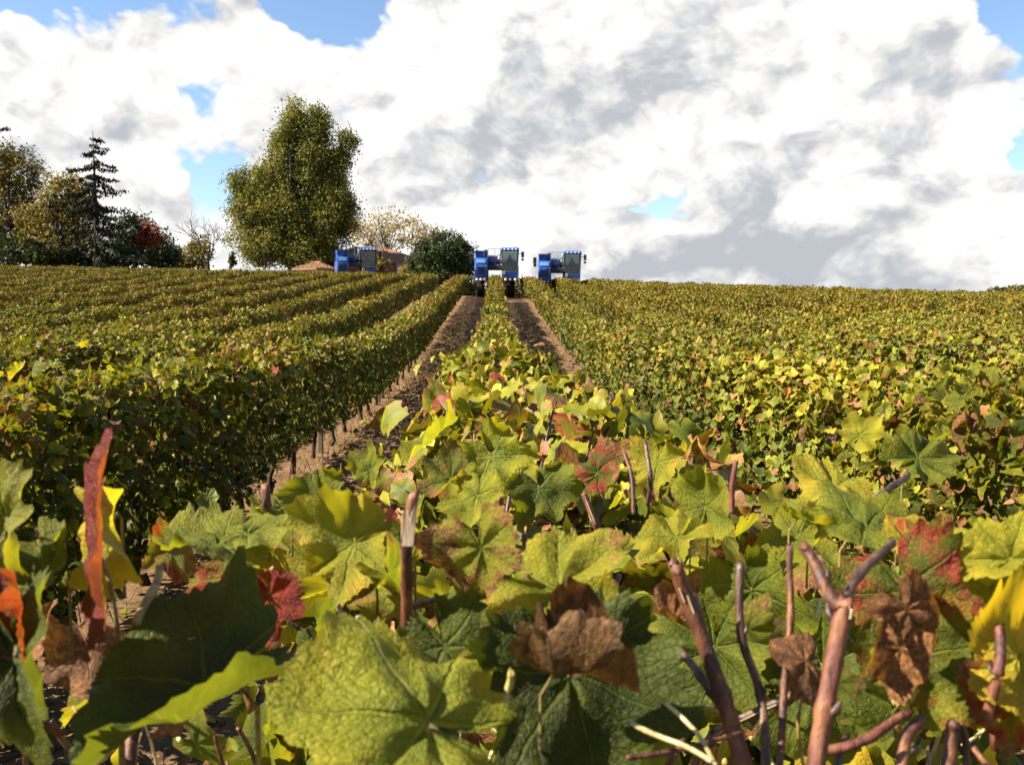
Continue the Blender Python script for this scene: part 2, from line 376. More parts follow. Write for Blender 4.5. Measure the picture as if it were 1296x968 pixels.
M_CANE_PINK = cane_material('young_cane_bark', (.055, .013, .010), (.14, .036, .022), (.22, .090, .035), .65)
M_CANE_DARK = cane_material('old_cane_bark', (.030, .016, .012), (.075, .038, .026), (.16, .085, .05))
M_STRAW = cane_material('dry_stalk', (.38, .28, .12), (.55, .45, .20), (.68, .58, .33))
M_PETIOLE = cane_material('petiole_skin', (.20, .10, .03), (.30, .22, .05), (.38, .34, .10))
M_SPLIT = cane_material('split_wood', (.26, .18, .10), (.48, .36, .23), (.66, .56, .42), .8)
M_BARK = principled('trunk_bark', (.055, .042, .032), .9, .2, var=.45, vscale=6, bump=.8, bscale=18)
M_VTRUNK = principled('vine_trunk_bark', (.09, .062, .045), .95, .15, var=.5, vscale=30, bump=.9, bscale=70)
M_POST = principled('weathered_post_wood', (.24, .20, .16), .9, .15, var=.35, vscale=20, bump=.5, bscale=60)

def soil_material():
    m = bpy.data.materials.new('vineyard_soil'); m.use_nodes = True; t = NT(m.node_tree); b = t.n['Principled BSDF']
    geo = t.new('ShaderNodeNewGeometry'); p = geo.outputs['Position']
    n1 = t.noise(p, .8, 5, .6); n2 = t.noise(p, 9., 6, .7); n3 = t.noise(t.vm('MULTIPLY', p, (4., .5, 1.)), 1.0, 4, .6)
    c = t.ramp(t.m('ADD', t.m('MULTIPLY', n1, .45), t.m('MULTIPLY', n2, .55)), [(.3, (.065, .036, .020)), (.5, (.160, .094, .052)), (.68, (.26, .170, .098))])
    gr = t.ss(t.m('ADD', n3, t.m('MULTIPLY', t.m('SUBTRACT', n2, .5), .5)), .50, .64)
    c = t.mix(t.m('MULTIPLY', gr, .55), c, t.ramp(n2, [(.35, (.07, .058, .02)), (.65, (.155, .118, .048))]))
    t.put(b.inputs['Base Color'], c); b.inputs['Roughness'].default_value = .95; b.inputs['Specular IOR Level'].default_value = .1
    bp = t.new('ShaderNodeBump'); bp.inputs['Strength'].default_value = 1.0; bp.inputs['Distance'].default_value = .06
    t.put(bp.inputs['Height'], n2); t.put(b.inputs['Normal'], bp.outputs[0]); return m
M_SOIL = soil_material()

# ---------------------------------------------------------------- ground
def build_ground():
    xs = np.unique(np.concatenate([np.arange(-60, 60.01, .5), -60 - np.geomspace(2, 1800, 26), 60 + np.geomspace(2, 1800, 26)]))
    ys = np.unique(np.concatenate([np.arange(-12, 130, .5), np.arange(130, 200, 3), 200 + np.geomspace(3, 2200, 26), -12 - np.geomspace(2, 300, 10)]))
    X, Y = np.meshgrid(xs, ys); Z = T(X, Y)
    lump = RNG.normal(0, .018, X.shape) * (np.abs(X) < 60) * (Y < 120) * (Y > -12)
    V = np.stack([X, Y, Z + lump], -1).reshape(-1, 3); nx = len(xs); ny = len(ys)
    i = (np.arange(ny - 1)[:, None] * nx + np.arange(nx - 1)[None, :]).ravel()
    F = np.stack([i, i + 1, i + nx + 1, i + nx], -1)
    o = link('ground', mesh_np('ground', V, F, M_SOIL, smooth=True)); tag(o, 'brown bare soil of the vineyard slope', 'ground', kind='structure')
build_ground()

# ---------------------------------------------------------------- vine leaves
CT = [(0, 1.0), (9, .90), (20, .74), (29, .66), (40, .80), (53, .94), (64, .84), (78, .66), (86, .62), (98, .70), (113, .80), (128, .70), (150, .60), (163, .50), (172, .30), (180, .10)]
def outline(th, tooth, var):
    d = abs(math.degrees(th)); r = float(np.interp(d, [c[0] for c in CT], [c[1] for c in CT]))
    r = r * (1 - var['fill']) + var['fill'] * .80 * (1.0 if d < 150 else max(.12, 1 - ((d - 150) / 30) ** 2 * .88))
    if tooth: r += .085 * (((d * (1 + .1 * math.sin(d * .1)) / 10.5) % 1.0) - .5) * (1 if d < 165 else 0)
    return r
def leaf_shape(nout, rings, tooth, cup=0., fold=0., wave=0., droop=0., rough=0., seed=0, fill=.2, curl=0., bend=1.0):
    rg = random.Random(seed); ph = rg.uniform(0, 6.28); ph2 = rg.uniform(0, 6.28); k = rg.choice([2, 3, 4])
    V = [(0, 0, 0)]; UV = [(0, 0)]; F = []
    jit = [rg.gauss(0, .02) for _ in range(nout)]
    la = [rg.uniform(-.13, .13) for _ in range(4)]; lp = [rg.uniform(0, 6.28) for _ in range(4)]
    bx_, by_ = bend * rg.gauss(0, .35) * (1 if rings > 2 else .6), bend * rg.gauss(0, .25)
    for j in range(1, rings + 1):
        f = j / rings
        for i in range(nout):
            th = -math.pi + 2 * math.pi * (i + .5) / nout
            r = (outline(th, tooth, {'fill': fill}) * (1 + sum(la[q] * math.sin((q + 1) * th + lp[q]) for q in range(4))) + jit[i] * (1 if tooth else 0)) * f
            x, y = r * math.sin(th), r * math.cos(th)
            a = abs(th) % rad(55); a = min(a, rad(55) - a); dvn = r * math.sin(a)
            z = cup * r * r + fold * abs(x) - droop * max(0, y) ** 2 + wave * r * r * math.sin(k * th + ph) + rough * (.9 * dvn - .03 * (j % 2)) * math.sin(5 * r + ph2) + rough * .5 * dvn
            z += rough * .06 * math.sin(9 * x + ph) * math.cos(8 * y + ph2) + bx_ * x * abs(x) + by_ * x * y
            z += wave * .55 * f ** 4 * math.sin(9 * th + ph2) * (.5 + .5 * math.sin(2 * th + ph))
            if curl:
                # roll the blade edges round the midrib
                an = curl * x; xr = math.sin(an) / curl; z += (1 - math.cos(an)) / abs(curl) * (1 if curl > 0 else -1); x = xr
            V.append((x, y, z)); UV.append((r * math.sin(th), r * math.cos(th)))
    for i in range(nout):
        i2 = (i + 1) % nout
        if i2 == 0: continue       # open at the petiole notch
        F.append((0, 1 + i2, 1 + i))
        for j in range(rings - 1):
            a0 = 1 + j * nout; b0 = a0 + nout
            F.append((a0 + i, a0 + i2, b0 + i2)); F.append((a0 + i, b0 + i2, b0 + i))
    V = np.array(V); V *= 1 / 1.62; return V, np.array(F, np.int64), np.array(UV)
HI = []
for s in range(12):
    rg = random.Random(s)
    HI.append(leaf_shape(74, 6, True, rg.uniform(-.25, .3), rg.uniform(-.1, .28), rg.uniform(.05, .22), rg.uniform(-.05, .4), rg.uniform(.25, .6), s, rg.uniform(.1, .45), rg.choice([0, 0, 0, 1.4, -1.2, 2.2])))
HI_ME = [mesh_np('leaf', v, f, M_LEAF, uv=u, smooth=True) for v, f, u in HI]
MID = [leaf_shape(22, 2, False, random.Random(s).uniform(-.3, .35), random.Random(s + 9).uniform(-.1, .35), .15, .2, 0, s, .15 + .05 * (s % 3)) for s in range(8)]
LOW = [leaf_shape(9, 1, False, random.Random(s).uniform(-.3, .3), random.Random(s + 5).uniform(0, .35), .1, .2, 0, s, .3) for s in range(6)]

def rot_from(tip, nrm):
    """arrays (n,3): y axis = tip, z axis = normal"""
    n = nrm / np.linalg.norm(nrm, axis=1, keepdims=True)
    y = tip - n * np.sum(tip * n, 1, keepdims=True); y /= np.maximum(np.linalg.norm(y, axis=1, keepdims=True), 1e-6)
    x = np.cross(y, n); return np.stack([x, y, n], -1)          # columns
def hedge_points(rng, L, n, hw=.34, zb=.37, zt=1.50, top=1.0):
    """leaf anchors of a trimmed hedge of length L along y, x across"""
    yy = rng.uniform(0, L, n); u = rng.uniform(0, 1, n)
    per = (zt - zb); tot = 2 * per + 2 * hw * 1.5 * top
    s = u * tot
    side = np.where(s < per, -1, np.where(s < 2 * per, 1, 0))
    z = np.where(side == -1, zb + s, np.where(side == 1, zb + (s - per), zt))
    x = np.where(side == 0, rng.uniform(-hw, hw, n), side * hw)
    lump = .07 * np.sin(yy * 5.1 + 3 * z) * np.sin(yy * 2.3 + 1.7) + .05 * np.sin(z * 9 + yy * 7)
    depth = np.abs(rng.normal(0, .085, n)) + (rng.uniform(0, 1, n) < .3) * rng.uniform(0, .28, n)
    bell = 1 - .35 * np.clip((.75 - z) / .35, 0, 1)            # narrower towards the foot
    x = np.where(side == 0, x, side * np.maximum(.02, (hw + lump - depth) * bell)) + rng.normal(0, .02, n)
    edge = np.abs(x) / hw
    z = np.where(side == 0, zt + .05 * np.sin(yy * 4.7) + .04 * np.sin(yy * 11 + x * 9) - depth * .8 - .10 * np.clip(edge, 0, 1) ** 3, z) + rng.normal(0, .025, n)
    nrm = np.stack([np.where(side == 0, x * .7, side * 1.0), np.zeros(n), np.where(side == 0, 1.0, .40)], -1) + rng.normal(0, .70, (n, 3))
    tip = np.stack([np.where(side == 0, 0, side * .35), np.zeros(n), np.where(side == 0, -.1, -1.0)], -1) + rng.normal(0, .55, (n, 3))
    return np.stack([x, yy, z], -1), nrm, tip, z
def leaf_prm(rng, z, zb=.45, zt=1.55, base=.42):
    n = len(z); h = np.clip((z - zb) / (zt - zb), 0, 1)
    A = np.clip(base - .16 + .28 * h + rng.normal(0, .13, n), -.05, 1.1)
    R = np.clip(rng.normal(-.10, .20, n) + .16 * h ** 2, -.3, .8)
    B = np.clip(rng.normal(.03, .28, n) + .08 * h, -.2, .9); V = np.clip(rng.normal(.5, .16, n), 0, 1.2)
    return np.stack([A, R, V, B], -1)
def mass(shapes, P, RT, S, prm, rng):
    """merge placed leaves into arrays"""
    pick = rng.integers(0, len(shapes), len(P)); Vs, Fs, Us, Ps = [], [], [], []; off = 0
    for k, (v, f, u) in enumerate(shapes):
        idx = np.nonzero(pick == k)[0]
        if not len(idx): continue
        vv = np.einsum('nij,vj->nvi', RT[idx], v) * S[idx][:, None, None] + P[idx][:, None, :]
        Vs.append(vv.reshape(-1, 3)); nv = len(v)
        Fs.append((f[None] + (np.arange(len(idx)) * nv)[:, None, None]).reshape(-1, 3) + off); off += nv * len(idx)
        Us.append(np.tile(u, (len(idx), 1))); Ps.append(np.repeat(prm[idx], nv, 0))
    return np.concatenate(Vs), np.concatenate(Fs), np.concatenate(Us), np.concatenate(Ps)
SEG = 1.25
def vine_mesh(seed, shapes, n, size, base, mat):
    rng = np.random.default_rng(seed)
    P, N, Tp, z = hedge_points(rng, SEG, n)
    P[:, 1] -= SEG / 2
    k = int(n * .03); j = rng.integers(0, n, k)                     # a few shoots above the trim line
    P[j, 2] = 1.5 + rng.uniform(0, .16, k) * rng.uniform(.3, 1, k); P[j, 0] = rng.normal(0, .16, k)
    S = size * rng.uniform(.65, 1.25, n)
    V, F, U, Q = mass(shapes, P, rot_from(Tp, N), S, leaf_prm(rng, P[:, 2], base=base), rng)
    return mesh_np('vine', V, F, mat, prm=Q, uv=U)
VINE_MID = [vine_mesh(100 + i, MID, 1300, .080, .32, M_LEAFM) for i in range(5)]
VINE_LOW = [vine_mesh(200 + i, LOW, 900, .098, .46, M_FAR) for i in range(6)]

def trunk_mesh(seed):
    rg = random.Random(seed); pts = []; x = y = 0
    for i in range(7):
        pts.append((x, y, -.06 + .72 * i / 6)); x += rg.gauss(0, .022); y += rg.gauss(0, .03)
    V, F = tube_geo(pts, [.045, .036, .030, .028, .030, .034, .022], 7); return mesh_np('trunk', V, F, M_VTRUNK, smooth=True)
TRUNKS = [trunk_mesh(i) for i in range(5)]
def post_mesh():
    b = MB().box(-.035, .035, -.035, .035, -.1, 1.46, .008)
    o = b.build('post', M_POST); me = o.data; bpy.data.objects.remove(o); return me
POST = post_mesh()

ROW = 2.5
def row_label(n):
    if n == 0: return 'vine row with ragged cut canes and big leaves, dirt alleys on both sides', None
    if n == -1: return 'tall vine row whose dark shaded side borders the sunlit dirt alley', None
    if n == 1: return 'vine row running between the two harvesters that stand side by side', None
    if n == 2: return 'vine row straddled by the harvester whose wheels are half hidden', None
    if n == -5: return 'vine row straddled by the lone harvester near the farmhouse', None
    o = ['', 'first', 'second', 'third', 'fourth', 'fifth', 'sixth', 'seventh', 'eighth', 'ninth', 'tenth', 'eleventh', 'twelfth', 'thirteenth', 'fourteenth', 'fifteenth', 'sixteenth', 'seventeenth', 'eighteenth', 'nineteenth'][abs(n)]
    if n < 0: return 'green gold vine row, %s on the farmhouse side of the ragged row between dirt alleys' % o, 'vine rows climbing to the trees'
    return 'golden vine row, %s on the bare skyline side of the ragged row between alleys' % o, 'vine rows climbing to the bare skyline'
ROWS = {}
def slope_rot(x, y):
    return math.atan2(Tz(x, y + .6) - Tz(x, y - .6), 1.2)
def build_rows():
    cnt = 0
    for n in range(-19, 20):
        x = n * ROW; lab, grp = row_label(n)
        y_in = abs(x) / .60 - 8
        y0 = {0: 5.0, 1: 8.75, -1: 8.75}.get(n, max(0, y_in)); 
        y1 = 76 if n > -3 else (80 if n > -8 else 78)
        if n == -1: y1 = 72
        if n == -2: y1 = 72
        root = thing('vine_row', lab, 'vine row', (x, max(y0, .0) if n not in (0, 1, -1) else .0, Tz(x, max(y0, 0))), group=grp); ROWS[n] = root
        rl = Vector(root.location)
        y = y0 + SEG / 2
        rg = random.Random(500 + n)
        while y < y1:
            md = y < 30 and abs(n) <= 6
            me = rg.choice(VINE_MID if md else VINE_LOW)
            gap = rg.random() < .012 and y > 20
            if not gap:
                flip = rg.random() < .5
                o = link('vine', me, root, Vector((x + rg.gauss(0, .03), y, Tz(x, y) + rg.gauss(0, .035))) - rl,
                         ((-1 if flip else 1) * slope_rot(x, y), 0, math.pi if flip else 0), (rg.uniform(.9, 1.15), 1.04, rg.uniform(.95, 1.05)))
                o['kind'] = 'stuff'; cnt += 1
            if abs(n) <= 2 and y < 42:
                link('trunk', rg.choice(TRUNKS), root, Vector((x + rg.gauss(0, .02), y + rg.gauss(0, .1), Tz(x, y))) - rl, (0, 0, rg.uniform(0, 6)))
                if int((y - y0) / SEG) % 5 == 2: link('post', POST, root, Vector((x, y + .5, Tz(x, y + .5))) - rl)
            y += SEG
    return cnt
build_rows()

# individual leaves on the nearest stretches of the three nearest rows -------------
def near_row(n, y0, y1, per_m, size, base, limit=300, keep=None, shapes=MID):
    rng = np.random.default_rng(900 + n); x = n * ROW; root = ROWS[n]; rl = np.array(root.location)
    cntn = int(per_m * (y1 - y0))
    P, N, Tp, z = hedge_points(rng, y1 - y0, cntn, hw=.43 if n == 0 else .34, zb=.24, zt=1.53 if n == 0 else 1.50)
    P[:, 1] += y0; P[:, 0] += x + (.11 if n == 0 else 0)
    k = int(cntn * .035); j = rng.integers(0, cntn, k)
    P[j, 2] = 1.48 + np.abs(rng.normal(0, .09, k)); P[j, 0] = x + rng.normal(0, .14, k)
    P[:, 2] += T(P[:, 0], P[:, 1])
    if keep is not None:
        ok = keep(P); P, N, Tp, z = P[ok], N[ok], Tp[ok], z[ok]
    if n == 0: N = N + np.array([-.4, -.1, .1])
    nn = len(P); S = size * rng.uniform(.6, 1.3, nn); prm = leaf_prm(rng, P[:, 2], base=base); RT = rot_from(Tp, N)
    # the leaves that show largest: near, in frame, on the outer skin
    v = P - np.array(CO); dep = v @ (-np.array(CB)); px = v @ np.array(CR) / np.maximum(dep, .05) * FPX; py = v @ np.array(CU) / np.maximum(dep, .05) * FPX
    inf = (dep > .25) & (np.abs(px) < 700) & (np.abs(py) < 540)
    skin = np.maximum(np.abs(P[:, 0] - x) / .30, (P[:, 2] - T(P[:, 0], P[:, 1])) / 1.5)
    facing = np.where((P[:, 0] - x) * (0 - x) >= -.02, 1.0, .35) if n else 1.0
    score = np.where(inf, S / np.maximum(dep, .3) * facing * np.clip(skin, .3, 1.05) ** 3, 0)
    order = np.argsort(-score)[:limit]; order = order[score[order] > 0]
    for i in order:
        o = link('leaf', HI_ME[rng.integers(0, len(HI_ME))], root)
        M = Matrix(RT[i].tolist()).to_4x4(); M.translation = Vector((P[i] - rl).tolist()); o.matrix_local = M @ Matrix.Scale(float(S[i]), 4)
        o.color = tuple(float(c) for c in prm[i])
    rest = np.ones(nn, bool); rest[order] = False
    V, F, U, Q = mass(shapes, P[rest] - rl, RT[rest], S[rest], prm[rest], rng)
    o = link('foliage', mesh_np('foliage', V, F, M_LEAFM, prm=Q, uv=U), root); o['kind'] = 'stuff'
    rg = random.Random(n)
    y = y0 + .4
    while y < y1:
        link('trunk', rg.choice(TRUNKS), root, Vector((x + rg.gauss(0, .02), y, Tz(x, y))) - root.location, (0, 0, rg.uniform(0, 6))); y += 1.15
near_row(-1, .0, 8.75, 1350, .084, .33, 300)
near_row(1, .0, 8.75, 1350, .084, .38, 300)
def keep0(P):
    # the canopy sags and thins right under the viewer, so nothing hangs across the lens
    top = np.interp(P[:, 1], [-1.5, .35, .8, 1.4, 2.0], [1.34, 1.34, 1.42, 1.54, 2.0])
    d = np.linalg.norm(P - np.array(CO), axis=1)
    return (P[:, 2] < top) & (d > .42)
near_row(0, -1.5, 5.0, 900, .094, .36, 150, keep0)

# ---------------------------------------------------------------- foreground canes and leaves of the nearest row
R0 = ROWS[0]; R0L = Vector(R0.location)
def cane(pix, r, mat, wob=.0005, n=10, name='cane', nodes=True, sub=8):
    """pix: list of (px, py, depth); r radius in metres"""
    raw = [at(*p) for p in pix]; pts = []; rr = []
    rg = random.Random(int(pix[0][0] * 7 + pix[0][1])); ph = [rg.uniform(0, 6.28) for _ in range(3)]; nseg = len(raw) - 1
    for i in range(nseg):
        p0, p1, p2, p3 = raw[max(i - 1, 0)], raw[i], raw[i + 1], raw[min(i + 2, nseg)]
        for k in range(sub + (i == nseg - 1)):
            f = k / sub; u = (i + f) / nseg
            c = .5 * (2 * p1 + (p2 - p0) * f + (2 * p0 - 5 * p1 + 4 * p2 - p3) * f * f + (3 * p1 - p0 - 3 * p2 + p3) * f ** 3)
            pts.append(c + Vector([wob * 2 * math.sin(6 * u + q) for q in ph]))
            nd = math.exp(-((f - (0 if i else -9)) / .10) ** 2) if nodes and i else 0
            rr.append(.82 * r * (1.04 - .12 * u + .22 * nd + .05 * math.sin(17 * u + ph[0]) * math.sin(31 * u + ph[1])))
    dv = (pts[-1] - pts[-2]).normalized(); V, F = tube_geo([p - R0L for p in pts], rr, n)
    for k in range(len(V) - n, len(V)): V[k] = V[k] + dv * (rg.gauss(0, r * .55))
    o = link(name, mesh_np(name, V, F, mat, smooth=True), R0)
    if r >= .0032 and nodes and len(pts) > 10:
        for i in range(sub, len(pts) - 2, sub):                       # a bud at each node
            sd_ = Vector((rg.gauss(0, 1), rg.gauss(0, 1), rg.gauss(0, .3))); ax = (pts[i + 1] - pts[i]).normalized(); sd_ = (sd_ - ax * sd_.dot(ax)).normalized(); p = pts[i] - R0L
            Vb, Fb = tube_geo([p + sd_ * r * .5, p + sd_ * r * 1.15 + ax * r * .5, p + sd_ * r * 1.5 + ax * r * 1.6], [r * .45, r * .42, r * .06], 6); link('bud', mesh_np('bud', Vb, Fb, M_CANE_DARK, smooth=True), o)
        for _ in range(3):                                           # loose fibres of bark
            i = rg.randrange(1, len(pts) - 4); sd_ = Vector((rg.gauss(0, 1), rg.gauss(0, 1), 0)).normalized(); m = min(len(pts) - 1, i + rg.randrange(3, 9))
            q = [pts[j] - R0L + sd_ * r * (.86 + .5 * ((j - i) / 8) ** 2) for j in range(i, m)]
            if len(q) > 2: Vb, Fb = tube_geo(q, [r * .10] * len(q), 4); link('bark_fibre', mesh_np('bark_fibre', Vb, Fb, M_SPLIT), o)
    return o
def hero(px, py, d, size, tip, nrm, prm, shape=None, name='leaf', pet=True, me=None):
    """px,py = where the blade's middle shows; tip / nrm in viewer axes (right, up, towards)"""
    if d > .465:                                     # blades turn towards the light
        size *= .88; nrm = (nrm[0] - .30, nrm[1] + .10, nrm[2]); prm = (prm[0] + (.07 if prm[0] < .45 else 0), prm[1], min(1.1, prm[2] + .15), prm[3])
    t = cdir(*tip); n = cdir(*nrm); n = (n - t * n.dot(t)).normalized(); x = t.cross(n)
    c = at(px, py, d) - t * (size * .16)
    if me is None:
        sh = dict(cup=.1, fold=.12, wave=.20, droop=.15, rough=.6, seed=int(px + py), fill=.25, curl=0.); sh.update(shape or {})
        v, f, u = leaf_shape(110, 10, True, **sh); me = mesh_np('leaf', v, f, M_LEAF, uv=u, smooth=True)
    o = link(name, me, R0)
    M = Matrix((x, t, n)).transposed().to_4x4(); M.translation = c - R0L; o.matrix_local = M @ Matrix.Scale(size, 4); o.color = prm
    if pet:
        g = Matrix((x, t, n)) @ Vector((0, 0, -1)); p1 = Vector((0, -.10, -.04)); p2 = p1 + Vector((0, -.09, -.03)) + g * .14; q = [(0, 0, 0), p1, p2, p2 + g * .3, p2 + g * .65]
        V, F = tube_geo(q, [.012, .011, .011, .012, .016], 7)
        link('petiole', mesh_np('petiole', V, F, M_PETIOLE, smooth=True), o)
    return o
# (autumn, red, bright, brown)
hero(490, 905, .37, .118, (-.80, .30, .25), (-.10, .80, .60), (.46, -.4, 1.0, -.35), dict(cup=-.05, fold=.05, wave=.10, droop=.15, rough=.55, fill=.45))
hero(215, 895, .43, .132, (-.60, -.25, .55), (-.20, .88, .42), (.20, -.3, .35, -.1), dict(cup=.15, fold=.22, wave=.16, droop=.3, rough=.5, fill=.35))
hero(140, 690, .52, .085, (.05, -1, .2), (-.55, .2, .8), (.80, -.1, .60, -.2), dict(wave=.2, droop=.2))
hero(15, 690, .50, .090, (.3, -1, .1), (-.3, .35, .9), (.42, -.1, .35, .0), dict(fold=.2))
hero(128, 662, .46, .118, (.03, 1, .02), (-.88, .03, .47), (.50, 1.0, .12, .05), dict(cup=.0, fold=.03, wave=.05, droop=.0, rough=.3, fill=.1, bend=.1))
hero(250, 690, .62, .105, (-.9, .15, .5), (-.15, .95, .28), (.32, -.3, .55, -.2), dict(wave=.12))
hero(330, 676, .64, .085, (.95, .10, .3), (-.05, .96, .35), (.45, -.2, .65, .0), dict(wave=.15))
hero(300, 745, .66, .075, (.4, -.8, .3), (-.4, .3, .85), (.55, .45, .55, .1))
hero(430, 700, .60, .088, (-.85, -.5, .1), (.35, .45, .8), (.62, .12, .55, .0), dict(fold=.3, droop=.3))
hero(345, 770, .60, .06, (.2, -1, .2), (-.2, .3, .9), (.5, .75, .4, .1))
hero(505, 745, .62, .10, (-.2, -1, .3), (-.45, .45, .75), (.45, .0, .35, .35), dict(curl=1.2))
hero(615, 715, .55, .078, (.25, -.9, .2), (-.1, .2, 1), (.62, .15, .35, .42), dict(fold=.25, droop=.2))
hero(735, 755, .50, .100, (.85, -.2, .3), (-.1, .65, .75), (.62, .15, .55, .30), dict(fold=.1, wave=.2, droop=.2))
hero(748, 856, .43, .072, (.95, -.12, .2), (.05, .92, .30), (.6, .2, .10, 1.0), dict(curl=3.0, wave=.25, rough=.9, droop=.2))
hero(735, 905, .46, .125, (.3, -.9, .4), (.25, .5, .8), (.14, .05, .30, .1), dict(fold=.15, wave=.15))
hero(580, 840, .50, .09, (.5, -.7, .3), (.1, .5, .85), (.22, -.2, .35, .0))
hero(893, 625, .80, .085, (.05, 1, -.1), (-.45, .1, .85), (.36, -.3, .60, -.2), dict(fold=.35, droop=.1))
hero(1178, 580, 1.05, .110, (.9, .1, -.1), (.25, .55, .75), (.30, -.3, .45, -.2), dict(droop=.3, fold=.15))
hero(1045, 618, .85, .085, (-.85, -.2, .3), (-.1, .9, .4), (.72, -.1, .60, .0), dict(wave=.2))
hero(1040, 660, .74, .085, (.9, -.25, .1), (-.1, .95, .3), (.58, -.2, .65, .0), dict(wave=.2))
hero(1125, 668, .70, .120, (.9, -.05, .1), (.05, .97, .22), (.32, -.2, .50, .0), dict(wave=.1))
hero(1165, 682, .62, .055, (.9, .1, .1), (.1, .9, .4), (.85, .35, .70, .1), dict(wave=.2))
hero(1165, 775, .52, .100, (.35, -.8, .3), (-.35, .15, .9), (.22, .42, .50, .0), dict(fold=.1, wave=.12, rough=.6))
hero(1190, 850, .50, .085, (.7, -.6, .3), (-.1, .5, .85), (.30, .30, .50, .1))
hero(1140, 838, .46, .044, (-.2, -1, .2), (-.4, .2, .9), (.6, .35, .75, .95), dict(curl=2.0, wave=.3, rough=.8))
hero(1238, 705, .52, .070, (-.85, -.3, .3), (.0, .75, .6), (.60, -.2, .70, .0), dict(wave=.15))
hero(1285, 690, .50, .065, (.2, 1, .2), (-.4, .2, .9), (.66, -.2, .70, .0))
hero(1250, 760, .52, .050, (-.3, -1, .1), (-.3, .3, .9), (.62, -.2, .65, .0))
hero(1270, 845, .46, .062, (-.75, -.4, .2), (-.5, .2, .85), (.98, -.3, .95, -.2), dict(wave=.15))
hero(1285, 900, .46, .050, (-.2, -1, .2), (-.4, .4, .8), (.80, .5, .5, .3))
hero(1050, 880, .62, .13, (.2, -1, .2), (-.35, .4, .85), (.20, .0, .35, .0), dict(wave=.15))
hero(900, 850, .66, .13, (-.2, -1, .2), (-.25, .5, .8), (.25, -.1, .35, .0), dict(wave=.15))
hero(960, 770, .72, .11, (.3, -1, .2), (-.4, .4, .8), (.30, -.1, .40, .0))
hero(845, 690, .75, .08, (-.7, -.4, .3), (-.2, .8, .5), (.62, .0, .55, .15))
hero(20, 790, .45, .06, (.2, -1, .2), (-.5, .1, .8), (.55, .8, .45, .3), dict(curl=1.5))
hero(25, 870, .44, .10, (.3, -.9, .3), (-.2, .5, .8), (.25, .1, .4, .1))
hero(40, 750, .50, .09, (-.4, -.8, .3), (-.3, .4, .8), (.3, .1, .35, .1))
hero(630, 590, 1.15, .125, (.5, -.75, .35), (-.3, .55, .75), (.40, -.3, .75, -.2), dict(rough=.9, wave=.2))
hero(540, 560, 1.35, .12, (-.6, -.5, .3), (-.4, .6, .65), (.36, -.3, .70, -.2))
hero(470, 585, 1.2, .075, (.1, 1, .0), (-.35, .2, .9), (.38, -.3, .55, -.2), dict(fold=.3))
hero(600, 640, 1.0, .09, (-.3, -.8, .4), (-.3, .6, .7), (.42, -.2, .75, -.2))
hero(690, 630, 1.05, .10, (.4, -.7, .3), (.2, .5, .8), (.25, -.2, .40, .0))
hero(560, 610, 1.05, .085, (-.8, -.3, .1), (.1, .8, .5), (.35, .3, .35, .3), dict(curl=1.5))
hero(765, 590, 1.2, .10, (.5, .5, .1), (-.1, .5, .8), (.25, .45, .35, .35))
hero(830, 600, 1.05, .09, (-.2, -1, .2), (-.4, .3, .8), (.70, .0, .60, .3))
hero(410, 640, .95, .09, (.3, -.9, .2), (-.4, .4, .8), (.34, -.2, .50, -.2))
hero(345, 640, 1.0, .075, (-.8, .2, .2), (-.1, .8, .5), (.45, -.2, .8, .1))
hero(1000, 690, .78, .08, (-.6, -.6, .2), (-.2, .6, .7), (.45, .0, .55, .1))
hero(1095, 545, 1.2, .07, (.6, .7, .0), (-.3, .4, .8), (.66, -.2, .8, -.1), dict(fold=.2))
# canes ------------------------------------------------------------------------
cane([(512, 800, .52), (513, 740, .51), (517, 690, .50), (524, 625, .50)], .0042, M_CANE)
def splinter(px, py, d, h, wd):
    c = at(px, py, d); a = cdir(.15, 1, 0); b = cdir(1, 0, 0); k = cdir(0, 0, 1)
    V = [c - b * wd, c + b * wd, c + b * wd * .8 + a * h * .55, c + b * wd * .2 + a * h, c - b * wd * .35 + a * h * .7, c - b * wd + a * h * .9]
    V = [v - R0L for v in V]; V2 = [v + k * wd * .8 for v in V]; n = len(V)
    F = [tuple(range(n)), tuple(range(2 * n - 1, n - 1, -1))] + [(i, i + n, (i + 1) % n + n, (i + 1) % n) for i in range(n)]
    link('split_wood', mesh_np('split_wood', V + V2, F, M_SPLIT), R0)
splinter(516, 690, .495, .024, .0032)
cane([(945, 985, .47), (912, 880, .49), (880, 780, .50), (856, 715, .50)], .0058, M_CANE)
cane([(1030, 1010, .41), (1045, 900, .42), (1062, 785, .43), (1068, 765, .43)], .0054, M_CANE_PINK)
cane([(1064, 772, .43), (1042, 735, .44), (1018, 695, .45)], .0040, M_CANE)
cane([(1062, 775, .43), (1090, 725, .45), (1128, 688, .47)], .0030, M_CANE_DARK)
cane([(968, 985, .50), (962, 880, .52), (940, 800, .53), (936, 715, .54)], .0034, M_CANE_DARK)
cane([(985, 980, .47), (990, 870, .50), (1003, 780, .52), (1000, 690, .53)], .0026, M_CANE)
cane([(1254, 915, .45), (1260, 850, .45), (1267, 795, .46)], .0034, M_CANE_PINK)
cane([(1040, 952, .46), (1100, 930, .46), (1152, 905, .47)], .0032, M_CANE_PINK)
cane([(1140, 985, .42), (1152, 930, .43), (1162, 905, .44)], .0036, M_CANE, nodes=False)
cane([(1195, 985, .43), (1205, 930, .44), (1208, 915, .44)], .0042, M_CANE, nodes=False)
cane([(800, 913, .43), (850, 938, .42), (905, 965, .41)], .0016, M_STRAW, nodes=False)
cane([(845, 888, .44), (880, 930, .43), (910, 968, .42)], .0014, M_STRAW, nodes=False)
